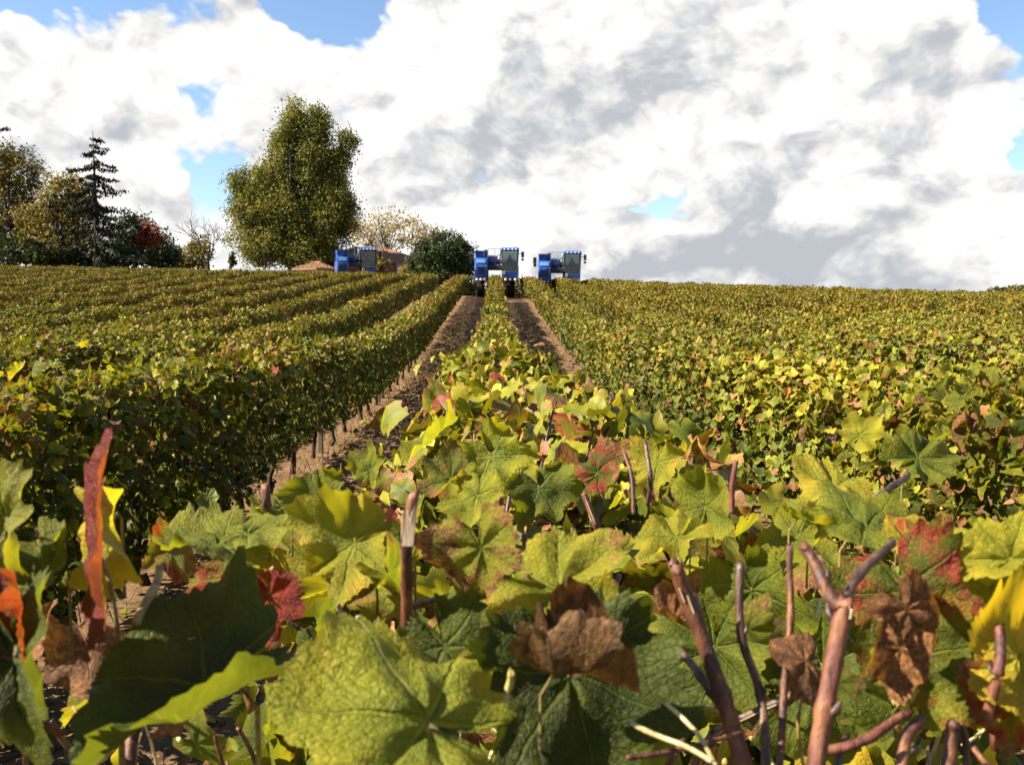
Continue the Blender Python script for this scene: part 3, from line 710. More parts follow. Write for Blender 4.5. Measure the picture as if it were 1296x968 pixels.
cane([(795, 962, .42), (860, 945, .43), (940, 930, .45)], .0016, M_CANE, nodes=False)
cane([(636, 900, .42), (642, 872, .42), (650, 848, .42)], .0026, M_PETIOLE, nodes=False)
cane([(740, 625, .95), (752, 660, .95), (766, 690, .96)], .0042, M_CANE_PINK)
cane([(605, 835, .52), (600, 800, .52), (590, 770, .53)], .0030, M_PETIOLE)
cane([(440, 800, .60), (432, 760, .60), (428, 725, .60)], .0045, M_CANE_DARK)
cane([(650, 700, 1.0), (640, 660, 1.0), (632, 630, 1.02)], .004, M_CANE)
cane([(345, 665, .98), (338, 640, .98), (336, 618, .98)], .006, M_CANE)
cane([(175, 790, .46), (190, 750, .48), (205, 715, .5)], .0030, M_PETIOLE)
cane([(165, 985, .50), (170, 920, .52), (178, 860, .54)], .0050, M_CANE)
cane([(0, 885, .44), (35, 905, .44), (75, 925, .45)], .0030, M_CANE)
cane([(820, 640, .98), (822, 600, .98), (818, 560, 1.0)], .0032, M_CANE_DARK)
cane([(803, 650, .95), (800, 610, .96), (790, 570, .98)], .0030, M_CANE)
cane([(925, 650, .9), (928, 615, .9), (930, 585, .9)], .0036, M_CANE_PINK)
cane([(870, 985, .6), (905, 930, .58), (1000, 880, .56)], .0035, M_CANE_DARK)
cane([(1100, 640, .9), (1130, 615, .95), (1150, 600, 1.0)], .0042, M_CANE_DARK)
cane([(1290, 720, .5), (1285, 760, .5), (1275, 800, .48)], .0030, M_PETIOLE)
for i in range(46):      # cut shoot stubs standing out of the trimmed top further along the row
    y = 1.0 + 5.5 * random.random() ** 1.2; x = random.gauss(.03, .16); z = Tz(x, y) + 1.30
    h = random.uniform(.16, .32); lx, ly = random.gauss(0, .05), random.gauss(0, .05)
    tube('cane', [Vector((x, y, z)) - R0L, Vector((x + lx * .6, y + ly * .5, z + h * .55)) - R0L, Vector((x + lx, y + ly, z + h)) - R0L], [.0045, .004, .0036],
         random.choice([M_CANE, M_CANE_DARK, M_CANE_PINK]), R0, 6)
for i in range(70):
    px, py, d = random.uniform(0, 1296), random.uniform(730, 990), random.uniform(.52, .85)
    lx, ly = random.gauss(0, 45), random.uniform(40, 150)
    cane([(px, py + ly, d), (px + lx * .4 + random.gauss(0, 6), py + ly * .5, d + random.gauss(0, .02)), (px + lx, py, d + random.gauss(0, .03))], random.uniform(.0012, .0034), random.choice([M_CANE, M_CANE_DARK, M_CANE_DARK, M_PETIOLE, M_STRAW]), wob=.0008, n=6, sub=4)
for i in range(34):
    px, py, d = random.uniform(0, 1296), random.uniform(700, 960), random.uniform(.48, .8)
    hero(px, py, d, random.uniform(.03, .065), (random.gauss(0, 1), random.gauss(-.4, .6), random.gauss(0, .5)), (random.gauss(-.2, .5), random.gauss(.4, .5), .7), (random.uniform(.25, .65), random.gauss(.05, .2), random.uniform(.3, .7), random.choice([.0, .1, .3, .9])), pet=False, me=HI_ME[i % 12])
# leaning bushy shoots on the far side of the nearest row's flank
def side_bush():
    rng = np.random.default_rng(77); n = 640
    y = rng.uniform(.75, 4.6, n); x = rng.uniform(.15, .42 + .24 * np.clip((3.4 - y) / 2.2, 0, 1), n)
    top = 1.52 - .14 * np.clip((x - .3) / .3, 0, 1) - .10 * np.clip((1.1 - y) / .4, 0, 1)
    z = top - np.abs(rng.normal(0, .20, n)); P = np.stack([x, y, z], -1) + 0.0
    N = np.stack([rng.normal(-.45, .5, n), rng.normal(-.2, .5, n), .8 + rng.normal(0, .4, n)], -1); Tp = np.stack([rng.normal(.1, .6, n), rng.normal(0, .6, n), -.4 + rng.normal(0, .4, n)], -1)
    S = .11 * rng.uniform(.6, 1.25, n); prm = leaf_prm(rng, P[:, 2], base=.40); RT = rot_from(Tp, N)
    V, F, U, Q = mass(HI[:8], P - np.array(R0L), RT, S, prm, rng)
    o = link('foliage', mesh_np('foliage', V, F, M_LEAFM, prm=Q, uv=U, smooth=True), R0); o['kind'] = 'stuff'
side_bush()
def low_clutter():
    rng = np.random.default_rng(78); n = 760
    y = rng.uniform(.45, 2.4, n); x = rng.normal(.08, .26, n); top = np.interp(y, [.4, .8, 1.4, 2.4], [1.40, 1.46, 1.53, 1.57]) - .12 * np.clip(np.abs(x - .05) / .4, 0, 1)
    z = top - np.abs(rng.normal(0, .09, n)); P = np.stack([x, y, z], -1)
    N = rng.normal(0, .6, (n, 3)) + np.array([-.5, -.2, .6]); Tp = rng.normal(0, .7, (n, 3)) + np.array([0, -.1, -.3])
    S = rng.uniform(.035, .095, n); prm = leaf_prm(rng, P[:, 2], base=.38); prm[:, 3] += (rng.uniform(0, 1, n) < .3) * .6
    V, F, U, Q = mass(HI, P - np.array(R0L), rot_from(Tp, N), S, prm, rng)
    o = link('foliage', mesh_np('foliage', V, F, M_LEAFM, prm=Q, uv=U, smooth=True), R0); o['kind'] = 'stuff'
low_clutter()

# ---------------------------------------------------------------- harvesters
M_BLUE = principled('blue_machine_paint', (.012, .095, .43), .4, .5, var=.35, vscale=2.2, coat=.4)
M_BLUE2 = principled('dark_blue_machine_paint', (.010, .030, .16), .45, .5, var=.2, vscale=4)
M_BLACK = principled('black_metal', (.018, .018, .020), .6, .4, var=.3)
M_TYRE = principled('tyre_rubber', (.020, .018, .016), .9, .2, var=.5, vscale=5, bump=.4)
M_RIM = principled('rim_paint', (.55, .53, .48), .5, .5, var=.15)
M_LAMP = principled('headlamp_lens', (.85, .84, .82), .15, .8, var=.03)
M_LAMPR = principled('marker_lens', (.65, .22, .20), .2, .7, var=.05)
M_GREY = principled('galvanised_rail', (.42, .44, .46), .45, .5, metal=.6, var=.1)
M_SEAT = principled('cab_seat_cloth', (.03, .03, .035), .9, .2)
M_CONSOLE = principled('cab_console_plastic', (.34, .33, .22), .6, .3, var=.2)
M_SKIN = principled('skin', (.48, .27, .19), .6, .3, var=.08)
M_SHIRT = principled('work_shirt', (.12, .12, .16), .9, .2, var=.2)
def glass_material():
    m = bpy.data.materials.new('cab_glass'); m.use_nodes = True; t = NT(m.node_tree); t.n.clear()
    gl = t.new('ShaderNodeBsdfGlossy'); gl.inputs['Roughness'].default_value = .03; gl.inputs[0].default_value = (.9, .95, 1, 1)
    tr = t.new('ShaderNodeBsdfTransparent'); tr.inputs[0].default_value = (.56, .62, .62, 1)
    fr = t.new('ShaderNodeFresnel'); fr.inputs[0].default_value = 1.5
    mx = t.new('ShaderNodeMixShader'); t.put(mx.inputs[0], t.m('ADD', .0, fr.outputs[0])); t.l.new(tr.outputs[0], mx.inputs[1]); t.l.new(gl.outputs[0], mx.inputs[2])
    o = t.new('ShaderNodeOutputMaterial'); t.l.new(mx.outputs[0], o.inputs[0]); return m
M_GLASS = glass_material()
def wheel(h, x, y, r, wd):
    t = MB().lathe([(-wd / 2, r * .60), (-wd / 2, r * .86), (-wd * .38, r * .96), (0, r * .975), (wd * .38, r * .96), (wd / 2, r * .86), (wd / 2, r * .60)], x, y, r)
    for k in range(22):
        for s in (-1, 1):
            a = 2 * math.pi * (k + .5 * (s > 0)) / 22
            p0 = Vector((x, y + r * .97 * math.cos(a), r + r * .97 * math.sin(a))); a2 = a + .12
            p1 = Vector((x + s * wd * .46, y + r * .95 * math.cos(a2), r + r * .95 * math.sin(a2)))
            t.tube([p0, p1], .028, 4)
    w_ = t.build('wheel', M_TYRE, h, True)
    MB().lathe([(-wd * .40, .05), (-wd * .46, r * .30), (-wd * .30, r * .50), (-wd * .51, r * .60), (wd * .51, r * .60), (wd * .30, r * .50), (wd * .46, r * .30), (wd * .40, .05)], x, y, r).build('rim', M_RIM, w_, True)
def make_harvester():
    h = thing('grape_harvester', '-', 'harvester')
    # engine side with the grape bin on top
    eh = MB().prism([(-2.15, 1.45), (-2.25, 2.1), (-2.0, 2.85), (-1.6, 3.05), (1.2, 3.05), (1.5, 2.7), (1.5, 1.5)], -1.72, -.74, .05).build('engine_housing', M_BLUE, h)
    MB().prism([(-2.15, 2.60), (-2.01, 2.90), (-1.94, 2.87), (-2.08, 2.57)], -1.56, -.90, .02).build('hood_highlight', principled('painted_highlight_blue', (.16, .30, .55), .3, .6, var=.2), eh)  # bright highlight on the sloping hood front, put in as a paler blue strip
    MB().box(-1.54, -.92, -2.262, -2.12, 1.75, 2.30, .01).build('grille', M_BLACK, eh)
    for k in range(6): MB().box(-1.50, -.96, -2.285, -2.25, 1.79 + k * .085, 1.83 + k * .085).build('grille_bar', M_BLUE2, eh)
    gb = MB().prism([(-1.6, 3.04), (-1.75, 3.50), (.9, 3.58), (1.1, 3.04)], -1.68, -1.02, .05).build('grape_bin', M_BLUE, h)
    MB().box(-1.72, -.98, -1.80, -1.70, 3.46, 3.53, .01).build('bin_rim', M_BLUE2, gb)
    MB().box(-1.0, -.76, -1.55, .3, 3.04, 3.62, .05).build('conveyor', M_BLUE2, h)
    for x0, x1 in ((-1.72, -.78), (.45, 1.55)):
        bp = MB().box(x0, x1, -2.30, -2.04, 1.22, 1.46, .03).build('bumper', M_BLACK, h)
        for k in range(3):
            x = x0 + .18 + k * (x1 - x0 - .36) / 2
            MB().lathe([(-.07, .06), (-.06, .095), (-.02, .11), (.05, .11)], x, -2.30, 1.34, 14, 'y').build('headlight', M_LAMPR if (k == 2) == (x0 < 0) and k else M_LAMP, bp, True)
    # body behind the cab and cab base
    cb = MB().prism([(-2.30, 1.46), (-2.36, 1.95), (-.55, 1.95), (-.55, 1.46)], .42, 1.56, .04).build('cab_base', M_BLUE, h)
    MB().box(.40, .62, -2.40, -2.20, 1.72, 1.98, .03).build('front_step', M_CONSOLE, cb)
    MB().prism([(-.53, 1.45), (-.53, 2.75), (.2, 2.92), (2.3, 2.9), (2.55, 2.4), (2.5, 1.5)], .48, 1.55, .06).build('rear_body', M_BLUE, h)
    # cab: sill, posts, panes, roof, console, seat
    cabx0, cabx1 = .34, 1.60
    cf = MB()
    for x0, x1 in ((cabx0 + .08, cabx0), (cabx1 - .08, cabx1)):
        cf.tube([(x0, -2.30, 1.95), (x1, -2.16, 3.55)], .042, 6); cf.tube([(x0, -.62, 1.95), (x1, -.62, 3.55)], .045, 6); cf.tube([(x0, -1.35, 1.95), (x1, -1.35, 3.55)], .03, 6)
    cf.tube([(cabx0 + .08, -2.30, 1.97), (cabx1 - .08, -2.30, 1.97)], .04, 6); cf.tube([(cabx0, -2.17, 3.50), (cabx1, -2.17, 3.50)], .04, 6)
    cf.build('cab_frame', M_BLACK, h)
    def pane(c, name='window_pane'):
        th = Vector((0, .008, 0)) if abs(c[0][1] - c[1][1]) < .02 and abs(c[0][0] - c[1][0]) > .1 else Vector((.008, 0, 0))
        V = [Vector(p) for p in c] + [Vector(p) + th for p in c]
        F = [(0, 1, 2, 3), (7, 6, 5, 4), (0, 4, 5, 1), (1, 5, 6, 2), (2, 6, 7, 3), (3, 7, 4, 0)]
        link(name, mesh_np(name, V, F, M_GLASS), h)
    pane([(cabx0 + .10, -2.285, 2.0), (cabx1 - .10, -2.285, 2.0), (cabx1 - .03, -2.155, 3.48), (cabx0 + .03, -2.155, 3.48)], 'windscreen')
    pane([(cabx0 + .08, -2.26, 2.0), (cabx0 + .08, -.66, 2.0), (cabx0 + .01, -.66, 3.5), (cabx0 + .01, -2.14, 3.5)])
    pane([(cabx1 - .09, -2.26, 2.0), (cabx1 - .09, -.66, 2.0), (cabx1 - .02, -.66, 3.5), (cabx1 - .02, -2.14, 3.5)])
    pane([(cabx0 + .10, -.62, 2.3), (cabx1 - .10, -.62, 2.3), (cabx1 - .03, -.62, 3.48), (cabx0 + .03, -.62, 3.48)])
    rf = MB().prism([(-2.34, 3.52), (-2.30, 3.66), (-1.9, 3.76), (-.7, 3.76), (-.5, 3.66), (-.5, 3.52)], cabx0 - .06, cabx1 + .06, .04).build('cab_roof', M_BLUE, h)
    for x in (.55, .85, 1.15, 1.42): MB().lathe([(-.05, .05), (-.03, .07), (.04, .07)], x, -2.33, 3.60, 10, 'y').build('work_lamp', M_LAMP, rf)
    MB().lathe([(0, .06), (.13, .055), (.16, .02)], 1.4, -.8, 3.75, 10, 'z').build('beacon', principled('amber_lens', (.8, .30, .02), .25, .6, var=.02), rf)
    MB().prism([(-2.22, 1.97), (-2.15, 2.38), (-1.98, 2.45), (-1.85, 1.97)], .48, 1.10, .03).build('console', M_CONSOLE, h)
    st = MB().lathe([(-.012, .15), (-.02, .17), (.0, .185), (.012, .17)], 0, 0, 0, 20, 'z'); st.tube([(0, 0, 0), (0, 0, -.3)], .02, 6)
    sw = st.build('steering_wheel', M_BLACK, h); sw.location = (.97, -1.75, 2.60); sw.rotation_euler = (rad(-25), 0, 0)
    MB().box(.72, 1.22, -1.36, -.90, 2.20, 2.34, .05).box(.74, 1.20, -.98, -.84, 2.30, 2.98, .05).box(.85, 1.1, -1.2, -.95, 1.95, 2.22, .02).build('seat', M_SEAT, h)
    MB().box(cabx0 + .10, cabx1 - .10, -.60, -.55, 1.95, 2.62, .01).build('bulkhead', M_BLACK, h)
    # bridge over the row
    MB().box(-.80, .50, -1.75, 1.9, 2.12, 2.46, .04).build('bridge_beam', M_BLACK, h)
    for x in (-.78, .36):
        MB().prism([(-1.85, .95), (-1.6, 2.2), (1.9, 2.2), (2.1, .75), (-.9, .55)], x, x + .09, .01).build('picking_head_panel', M_BLACK, h)
    MB().prism([(-1.3, 2.46), (-1.45, 2.95), (-1.0, 3.18), (1.2, 3.18), (1.5, 2.46)], -.70, .02, .06).build('hydraulic_tank', M_BLUE, h)
    MB().lathe([(0, .05), (.02, .22), (.5, .24), (.55, .12)], .16, -1.25, 2.72, 16, 'y').build('fan', M_BLUE2, h, True)
    ex = MB().tube([(.25, -.4, 2.9), (.25, -.4, 3.62), (.30, -.32, 3.74)], .055, 8); ex.build('exhaust_pipe', M_GREY, h, True)
    rl = MB()
    for (x, y) in ((-.72, -1.45), (-.18, -1.45), (.24, -1.45), (-.72, .2), (.24, .2)): rl.tube([(x, y, 2.46), (x, y, 3.68)], .020, 6)
    rl.tube([(-.72, -1.45, 3.68), (.24, -1.45, 3.68)], .020, 6).tube([(-.72, -1.45, 3.2), (-.18, -1.45, 3.2)], .016, 6)
    for x in (-.72, .24): rl.tube([(x, -1.45, 3.68), (x, .2, 3.68)], .020, 6)
    rl.build('guard_rail', M_GREY, h)
    ho = MB()
    for k, x in enumerate((-.60, -.42, -.26, -.05, .1)):
        ho.tube([(x, -1.55, 2.44), (x + .03, -1.72, 2.75), (x + .1, -1.55, 3.05 + .06 * k), (x + .02, -1.2, 3.2)], .022, 6)
    ho.build('hydraulic_hose', M_BLACK, h)
    # wheels on their struts
    for x, y, r, wd in ((-1.30, -1.35, .66, .50), (1.04, -1.35, .70, .56), (-1.32, 1.75, .80, .52), (1.06, 1.75, .80, .52)):
        MB().box(x - .14, x + .14, y - .16, y + .16, r + .30, 1.6, .03).box(x - wd / 2 - .10, x - wd / 2 - .02, y - .1, y + .1, r - .1, r + .85, .02).box(x - wd / 2 - .10, x + .1, y - .12, y + .12, r + .68, r + .85, .02).box(x - wd / 2 - .1, x - .1, y - .07, y + .07, r - .07, r + .07, .01).build('wheel_strut', M_BLACK, h)
        wheel(h, x, y, r, wd)
    for s, x in ((-1, -1.70), (1, 1.62)):
        z1 = 3.42 if s > 0 else 3.2
        m_ = MB().tube([(x, -2.15, 2.60 if s < 0 else 3.3), (x + s * .24, -2.35, 2.62 if s < 0 else 3.25), (x + s * .28, -2.38, z1)], .022, 6).build('mirror_arm', M_BLACK, h)
        MB().box(x + s * .18, x + s * .40, -2.43, -2.36, z1 - .42, z1 + .02, .02).build('mirror', M_BLACK, m_)
        MB().box(x + s * .20, x + s * .38, -2.43, -2.35, z1 - .66, z1 - .48, .02).build('mirror', M_BLACK, m_)
    ld = MB()
    for x in (1.58, 1.58): ld.tube([(x + .05, -.9, .9), (x + .05, -.9, 2.4)], .02, 6).tube([(x + .05, -.55, .9), (x + .05, -.55, 2.4)], .02, 6)
    for k in range(5): ld.tube([(1.63, -.9, .95 + k * .28), (1.63, -.55, .95 + k * .28)], .018, 6)
    ld.build('ladder', M_GREY, h)
    return h
def copy_tree(o, parent=None):
    c = o.copy(); C.objects.link(c); c.parent = parent
    for ch in list(o.children): copy_tree(ch, c)
    return c
def make_driver():
    J = [((0, 0, .10), .15), ((0, .02, .28), .14), ((0, .05, .45), .17), ((0, .04, .56), .09), ((0, .02, .62), .055), ((0, -.01, .70), .085), ((0, -.015, .80), .095), ((0, 0, .88), .07),
         ((-.19, .03, .52), .075), ((-.26, -.10, .32), .055), ((-.18, -.34, .30), .042), ((-.14, -.43, .33), .040),
         ((.19, .03, .52), .075), ((.26, -.10, .32), .055), ((.18, -.34, .30), .042), ((.14, -.43, .33), .040),
         ((-.10, -.05, .08), .10), ((-.12, -.42, .10), .075), ((-.12, -.48, -.28), .055), ((-.12, -.60, -.33), .045),
         ((.10, -.05, .08), .10), ((.12, -.42, .10), .075), ((.12, -.48, -.28), .055), ((.12, -.60, -.33), .045)]
    E = [(0, 1), (1, 2), (2, 3), (3, 4), (4, 5), (5, 6), (6, 7), (2, 8), (8, 9), (9, 10), (10, 11), (2, 12), (12, 13), (13, 14), (14, 15), (0, 16), (16, 17), (17, 18), (18, 19), (0, 20), (20, 21), (21, 22), (22, 23)]
    me = bpy.data.meshes.new('person'); me.from_pydata([j[0] for j in J], E, [])
    o = link('person', me); sk = o.modifiers.new('skin', 'SKIN'); o.modifiers.new('sub', 'SUBSURF').levels = 2
    for i, j in enumerate(J): me.skin_vertices[0].data[i].radius = (j[1], j[1] * .85)
    me.skin_vertices[0].data[0].use_root = True
    dg = bpy.context.evaluated_depsgraph_get(); nm = bpy.data.meshes.new_from_object(o.evaluated_get(dg)); bpy.data.objects.remove(o)
    nm.materials.append(M_SHIRT); nm.materials.append(M_SKIN)
    for p in nm.polygons:
        c = p.center; p.use_smooth = True
        p.material_index = 1 if (c.z > .585 or c.y < -.36 and c.z > .2) else 0
    o = link('person', nm)
    hr = MB().lathe([(-.02, .105), (.05, .10), (.10, .06)], 0, .015, .84, 14, 'z').build('hair', principled('dark_hair', (.025, .018, .012), .8, .2), o, True)
    for x in (-.035, .035): MB().lathe([(-.008, .006), (0, .014), (.01, .008)], x, -.098, .785, 8, 'y').build('eye', M_BLACK, o)
    MB().prism([(-.09, .80), (-.125, .745), (-.09, .735)], -.014, .014, .003).build('nose', M_SKIN, o)
    MB().box(-.026, .026, -.098, -.085, .705, .716, .002).build('mouth', M_LAMPR, o)
    for x in (-.095, .095): MB().box(x - .012, x + .012, -.02, .03, .74, .80, .008).build('ear', M_SKIN, o)
    return o
drv = make_driver(); hv = make_harvester()
HVS = [(0 * ROW + .15, 68.6, 'blue grape harvester with both front wheels in view, straddling the middle vine row', 'driver seated in the cab of the harvester with both front wheels in view'),
       (2 * ROW + .15, 70.5, 'blue grape harvester half hidden by vines with a small gap to the bare skyline', 'driver seated in the cab of the harvester half hidden by vines'),
       (-5 * ROW + .05, 78.0, 'blue grape harvester sunk behind the vine tops beside the farmhouse and tall poplar', 'driver seated in the cab of the harvester beside the farmhouse')]
for i, (x, y, lab, lab2) in enumerate(HVS):
    o = hv if i == 0 else copy_tree(hv); yc = y - 1.35 + 1.2
    o.location = (x, y, Tz(x, y) - .01); sl = math.atan2(Tz(x, y + 1.7) - Tz(x, y - 1.4), 3.1); o.rotation_euler = (sl, 0, [0, rad(-2), rad(14)][i])
    tag(o, lab, 'harvester', 'grape harvesters at work in the rows')
    d = drv if i == 0 else copy_tree(drv)
    d.matrix_world = Matrix.Translation(o.location) @ o.rotation_euler.to_matrix().to_4x4() @ Matrix.Translation((.97, -1.12, 2.30))
    tag(d, lab2, 'person', 'drivers in the harvester cabs')

# ---------------------------------------------------------------- farm buildings
M_ROOF = principled('terracotta_tile', (.34, .19, .115), .85, .2, var=.45, vscale=5, bump=.5, bscale=25)
M_WALL = principled('dark_red_plaster', (.26, .10, .085), .9, .15, var=.15, vscale=2, bump=.2)
M_WHITE = principled('pale_plaster', (.78, .70, .60), .9, .2, var=.08, vscale=2)
M_SHUT = principled('pale_shutter_paint', (.55, .42, .40), .7, .3, var=.1)
M_DARKG = principled('dark_window_glass', (.03, .03, .035), .1, .6, var=.1)
def hip_house(name, label, loc, rz, L, W, H, RH, wall, hip, openings, ov=.4):
    r = thing(name, label, 'house', loc, rz)
    wl = MB().box(-L / 2, L / 2, -W / 2, W / 2, -1.2, H, 0).build('wall', wall, r)
    l, w_ = L / 2 + ov, W / 2 + ov; hp = hip
    V = [(-l, -w_, H - .12), (l, -w_, H - .12), (l, w_, H - .12), (-l, w_, H - .12), (-l + hp, 0, H + RH), (l - hp, 0, H + RH)]
    V2 = [(v[0], v[1], v[2] + .16) for v in V]
    F = [(0, 1, 5, 4), (1, 2, 5), (2, 3, 4, 5), (3, 0, 4)]
    F = F + [tuple(i + 6 for i in f[::-1]) for f in F] + [(0, 6, 7, 1), (1, 7, 8, 2), (2, 8, 9, 3), (3, 9, 6, 0)]
    rf = link('roof', mesh_np('roof', V + V2, F, M_ROOF), r)
    # channel tiles: half-round courses running down each slope
    def course(a, b, m=None):
        pts = [Vector(a).lerp(Vector(b), k / 4) for k in range(5)]
        tb.tube(pts, .085, 5)
    tb = MB(); n = int(2 * l / .24)
    for k in range(n + 1):
        x = -l + .06 + k * (2 * l - .12) / n; f = min(1, (l - abs(x)) / hp) if hp > .1 else 1.0
        for s in (-1, 1): course((x, s * w_, H + .05), (x, s * w_ * (1 - f), H + .05 + (RH + .12) * f))
    if hp > .1:
        m = int(2 * w_ / .24)
        for k in range(m + 1):
            y = -w_ + .06 + k * (2 * w_ - .12) / m; f = (w_ - abs(y)) / w_
            for s in (-1, 1): course((s * l, y, H + .05), (s * (l - hp * f), y, H + .05 + (RH + .12) * f))
    tb.tube([(-l + hp, 0, H + RH + .18), (l - hp, 0, H + RH + .18)], .13, 6)
    t_ = tb.build('roof_tiles', M_ROOF, rf); t_['kind'] = 'stuff'
    for (face, c, wd, z0, z1, kind) in openings:
        b = MB()
        if face == 'front': b.box(c - wd / 2, c + wd / 2, -W / 2 - .05, -W / 2 + .05, z0, z1, .01)
        else: b.box(L / 2 - .05, L / 2 + .05, c - wd / 2, c + wd / 2, z0, z1, .01)
        o = b.build('door' if kind == 'door' else 'window', M_SHUT if kind != 'pane' else M_DARKG, r)
        fr = MB()
        if face == 'front': fr.box(c - wd / 2 - .1, c + wd / 2 + .1, -W / 2 - .08, -W / 2 - .003, z1, z1 + .12, .01)
        else: fr.box(L / 2 + .003, L / 2 + .08, c - wd / 2 - .1, c + wd / 2 + .1, z1, z1 + .12, .01)
        fr.build('lintel', M_WHITE, o)
    return r
hx, hy = (487 - 627) * 104 / FPX, 104
hip_house('farmhouse', 'low dark red farmhouse with hipped terracotta tile roof behind the harvester', (hx - 1.4, hy, Tz(hx, hy) + .05), rad(24), 10.5, 6.0, 2.2, 1.55, M_WALL, 3.4,
          [('front', 2.6, 1.0, .3, 2.0, 'door'), ('front', -1.2, 1.0, .8, 2.0, 'window'), ('side', .3, 1.0, .8, 1.9, 'window')])
sx, sy = (398 - 627) * 96 / FPX, 96
hip_house('shed', 'small pale walled shed with terracotta roof half hidden under the poplar', (sx + .3, sy, Tz(sx, sy) - .70), rad(-32), 2.8, 2.6, 2.15, .55, M_WHITE, 1.0, [('front', .3, .9, 0, 1.6, 'door')])

# ---------------------------------------------------------------- trees
def leaf_cards(rng, P, size, prm, elong=1.6, drop=0.0):
    n = len(P); a = rng.normal(0, 1, (n, 3)); a[:, 2] -= drop; a /= np.linalg.norm(a, axis=1, keepdims=True)
    b = np.cross(a, rng.normal(0, 1, (n, 3))); b /= np.linalg.norm(b, axis=1, keepdims=True)
    s = size * rng.uniform(.6, 1.35, n)[:, None]
    V = np.stack([P - a * s * elong * .5, P + b * s * .42, P + a * s * elong * .5, P - b * s * .42], 1).reshape(-1, 3)
    F = np.arange(4 * n).reshape(n, 4); Q = np.repeat(prm, 4, 0); return V, F, Q
def crown_points(rng, masses, n, clump=.55, per=26):
    """masses: (cx,cy,cz, rx,ry,rz, weight)"""
    w_ = np.array([m[6] * m[3] * m[5] for m in masses]); w_ /= w_.sum(); P, Q = [], []
    for k, m in enumerate(masses):
        nc = max(3, int(n * w_[k] / per)); d = rng.normal(0, 1, (nc, 3)); d /= np.linalg.norm(d, axis=1, keepdims=True)
        r = np.clip(1 - np.abs(rng.normal(0, .28, nc)), .05, 1.05) * rng.uniform(.84, 1.14, nc)
        c = np.array(m[:3]) + d * np.array(m[3:6]) * r[:, None]
        cs = clump * rng.uniform(.6, 1.4, nc); hue = rng.normal(.5, .2, nc)
        pp = np.repeat(c, per, 0) + rng.normal(0, 1, (nc * per, 3)) * np.repeat(cs, per)[:, None] * .5
        P.append(pp); q = np.repeat(hue, per) + rng.normal(0, .12, nc * per); Q.append(q)
    P = np.concatenate(P); q = np.concatenate(Q); return P, np.stack([q, q, q, np.ones_like(q)], -1)
def px_mass(px, py, rx, ry, d, wt=1.0, dy=0.0, deep=1.0):
    c = at(px, py, d / math.cos(0)); s = d / FPX
    return (c.x, c.y + dy, c.z, rx * s, rx * s * deep, ry * s, wt)
def tree(name, label, bpx, d, masses, mat, nleaf, lsize, clump, seed, trunk_r=.25, bark=None, group=None, cat='tree', elong=1.6, drop=0., limbs=5, per=26):
    rng = np.random.default_rng(seed); x = at(bpx, 400, d).x; y = d; z = Tz(x, y)
    root = thing(name, label, cat, (x, y, z), group=group); base = Vector((x, y, z))
    P, Q = crown_points(rng, masses, nleaf, clump, per)
    V, F, Q = leaf_cards(rng, P - np.array(base), lsize, Q, elong, drop)
    o = link('crown', mesh_np('crown', V, F, mat, prm=Q), root)
    topz = (max(m[2] for m in masses) - z) * .82; rg = random.Random(seed)
    pts = [Vector((rg.gauss(0, .02) * k, rg.gauss(0, .02) * k, -.4 + (topz + .4) * k / 6)) for k in range(7)]
    tube('trunk', pts, [trunk_r * (1.15 - .95 * k / 6) for k in range(7)], bark or M_BARK, root, 8)
    for k in range(limbs):
        m = masses[k % len(masses)]; e = Vector((m[0], m[1], m[2])) - base + Vector((rg.uniform(-.7, .7) * m[3], rg.uniform(-.7, .7) * m[4], rg.uniform(.1, .8) * m[5]))
        s0 = Vector(pts[0]).lerp(pts[-1], max(.08, min(.7, (e.z / max(topz, .1)) * .45))); md = s0.lerp(e, .5) + Vector((0, 0, -.06 * (e - s0).length))
        tube('limb', [s0, md, e], [trunk_r * .45, trunk_r * .3, trunk_r * .08], bark or M_BARK, root, 6)
    return root
ML_POP = tree_leaf_material('poplar_leaves', [(.15, (.062, .076, .014)), (.5, (.175, .185, .034)), (.85, (.33, .30, .06))], .4)
ML_DARK = tree_leaf_material('evergreen_leaves', [(.2, (.012, .022, .005)), (.55, (.030, .050, .010)), (.9, (.085, .11, .020))], .2)
ML_NEED = tree_leaf_material('needles', [(.2, (.006, .009, .005)), (.6, (.014, .019, .010)), (.9, (.032, .036, .018))], .1)
ML_YEL = tree_leaf_material('yellowing_leaves', [(.15, (.085, .070, .014)), (.5, (.21, .17, .035)), (.85, (.42, .32, .07))])
ML_OLV = tree_leaf_material('olive_leaves', [(.15, (.045, .048, .012)), (.5, (.125, .11, .026)), (.85, (.28, .21, .05))])
ML_RED = tree_leaf_material('red_leaves', [(.15, (.10, .012, .008)), (.5, (.24, .030, .018)), (.85, (.36, .09, .03))])
ML_PALE = tree_leaf_material('pale_yellow_leaves', [(.15, (.20, .15, .05)), (.5, (.40, .31, .11)), (.85, (.55, .45, .20))])
D1 = 98
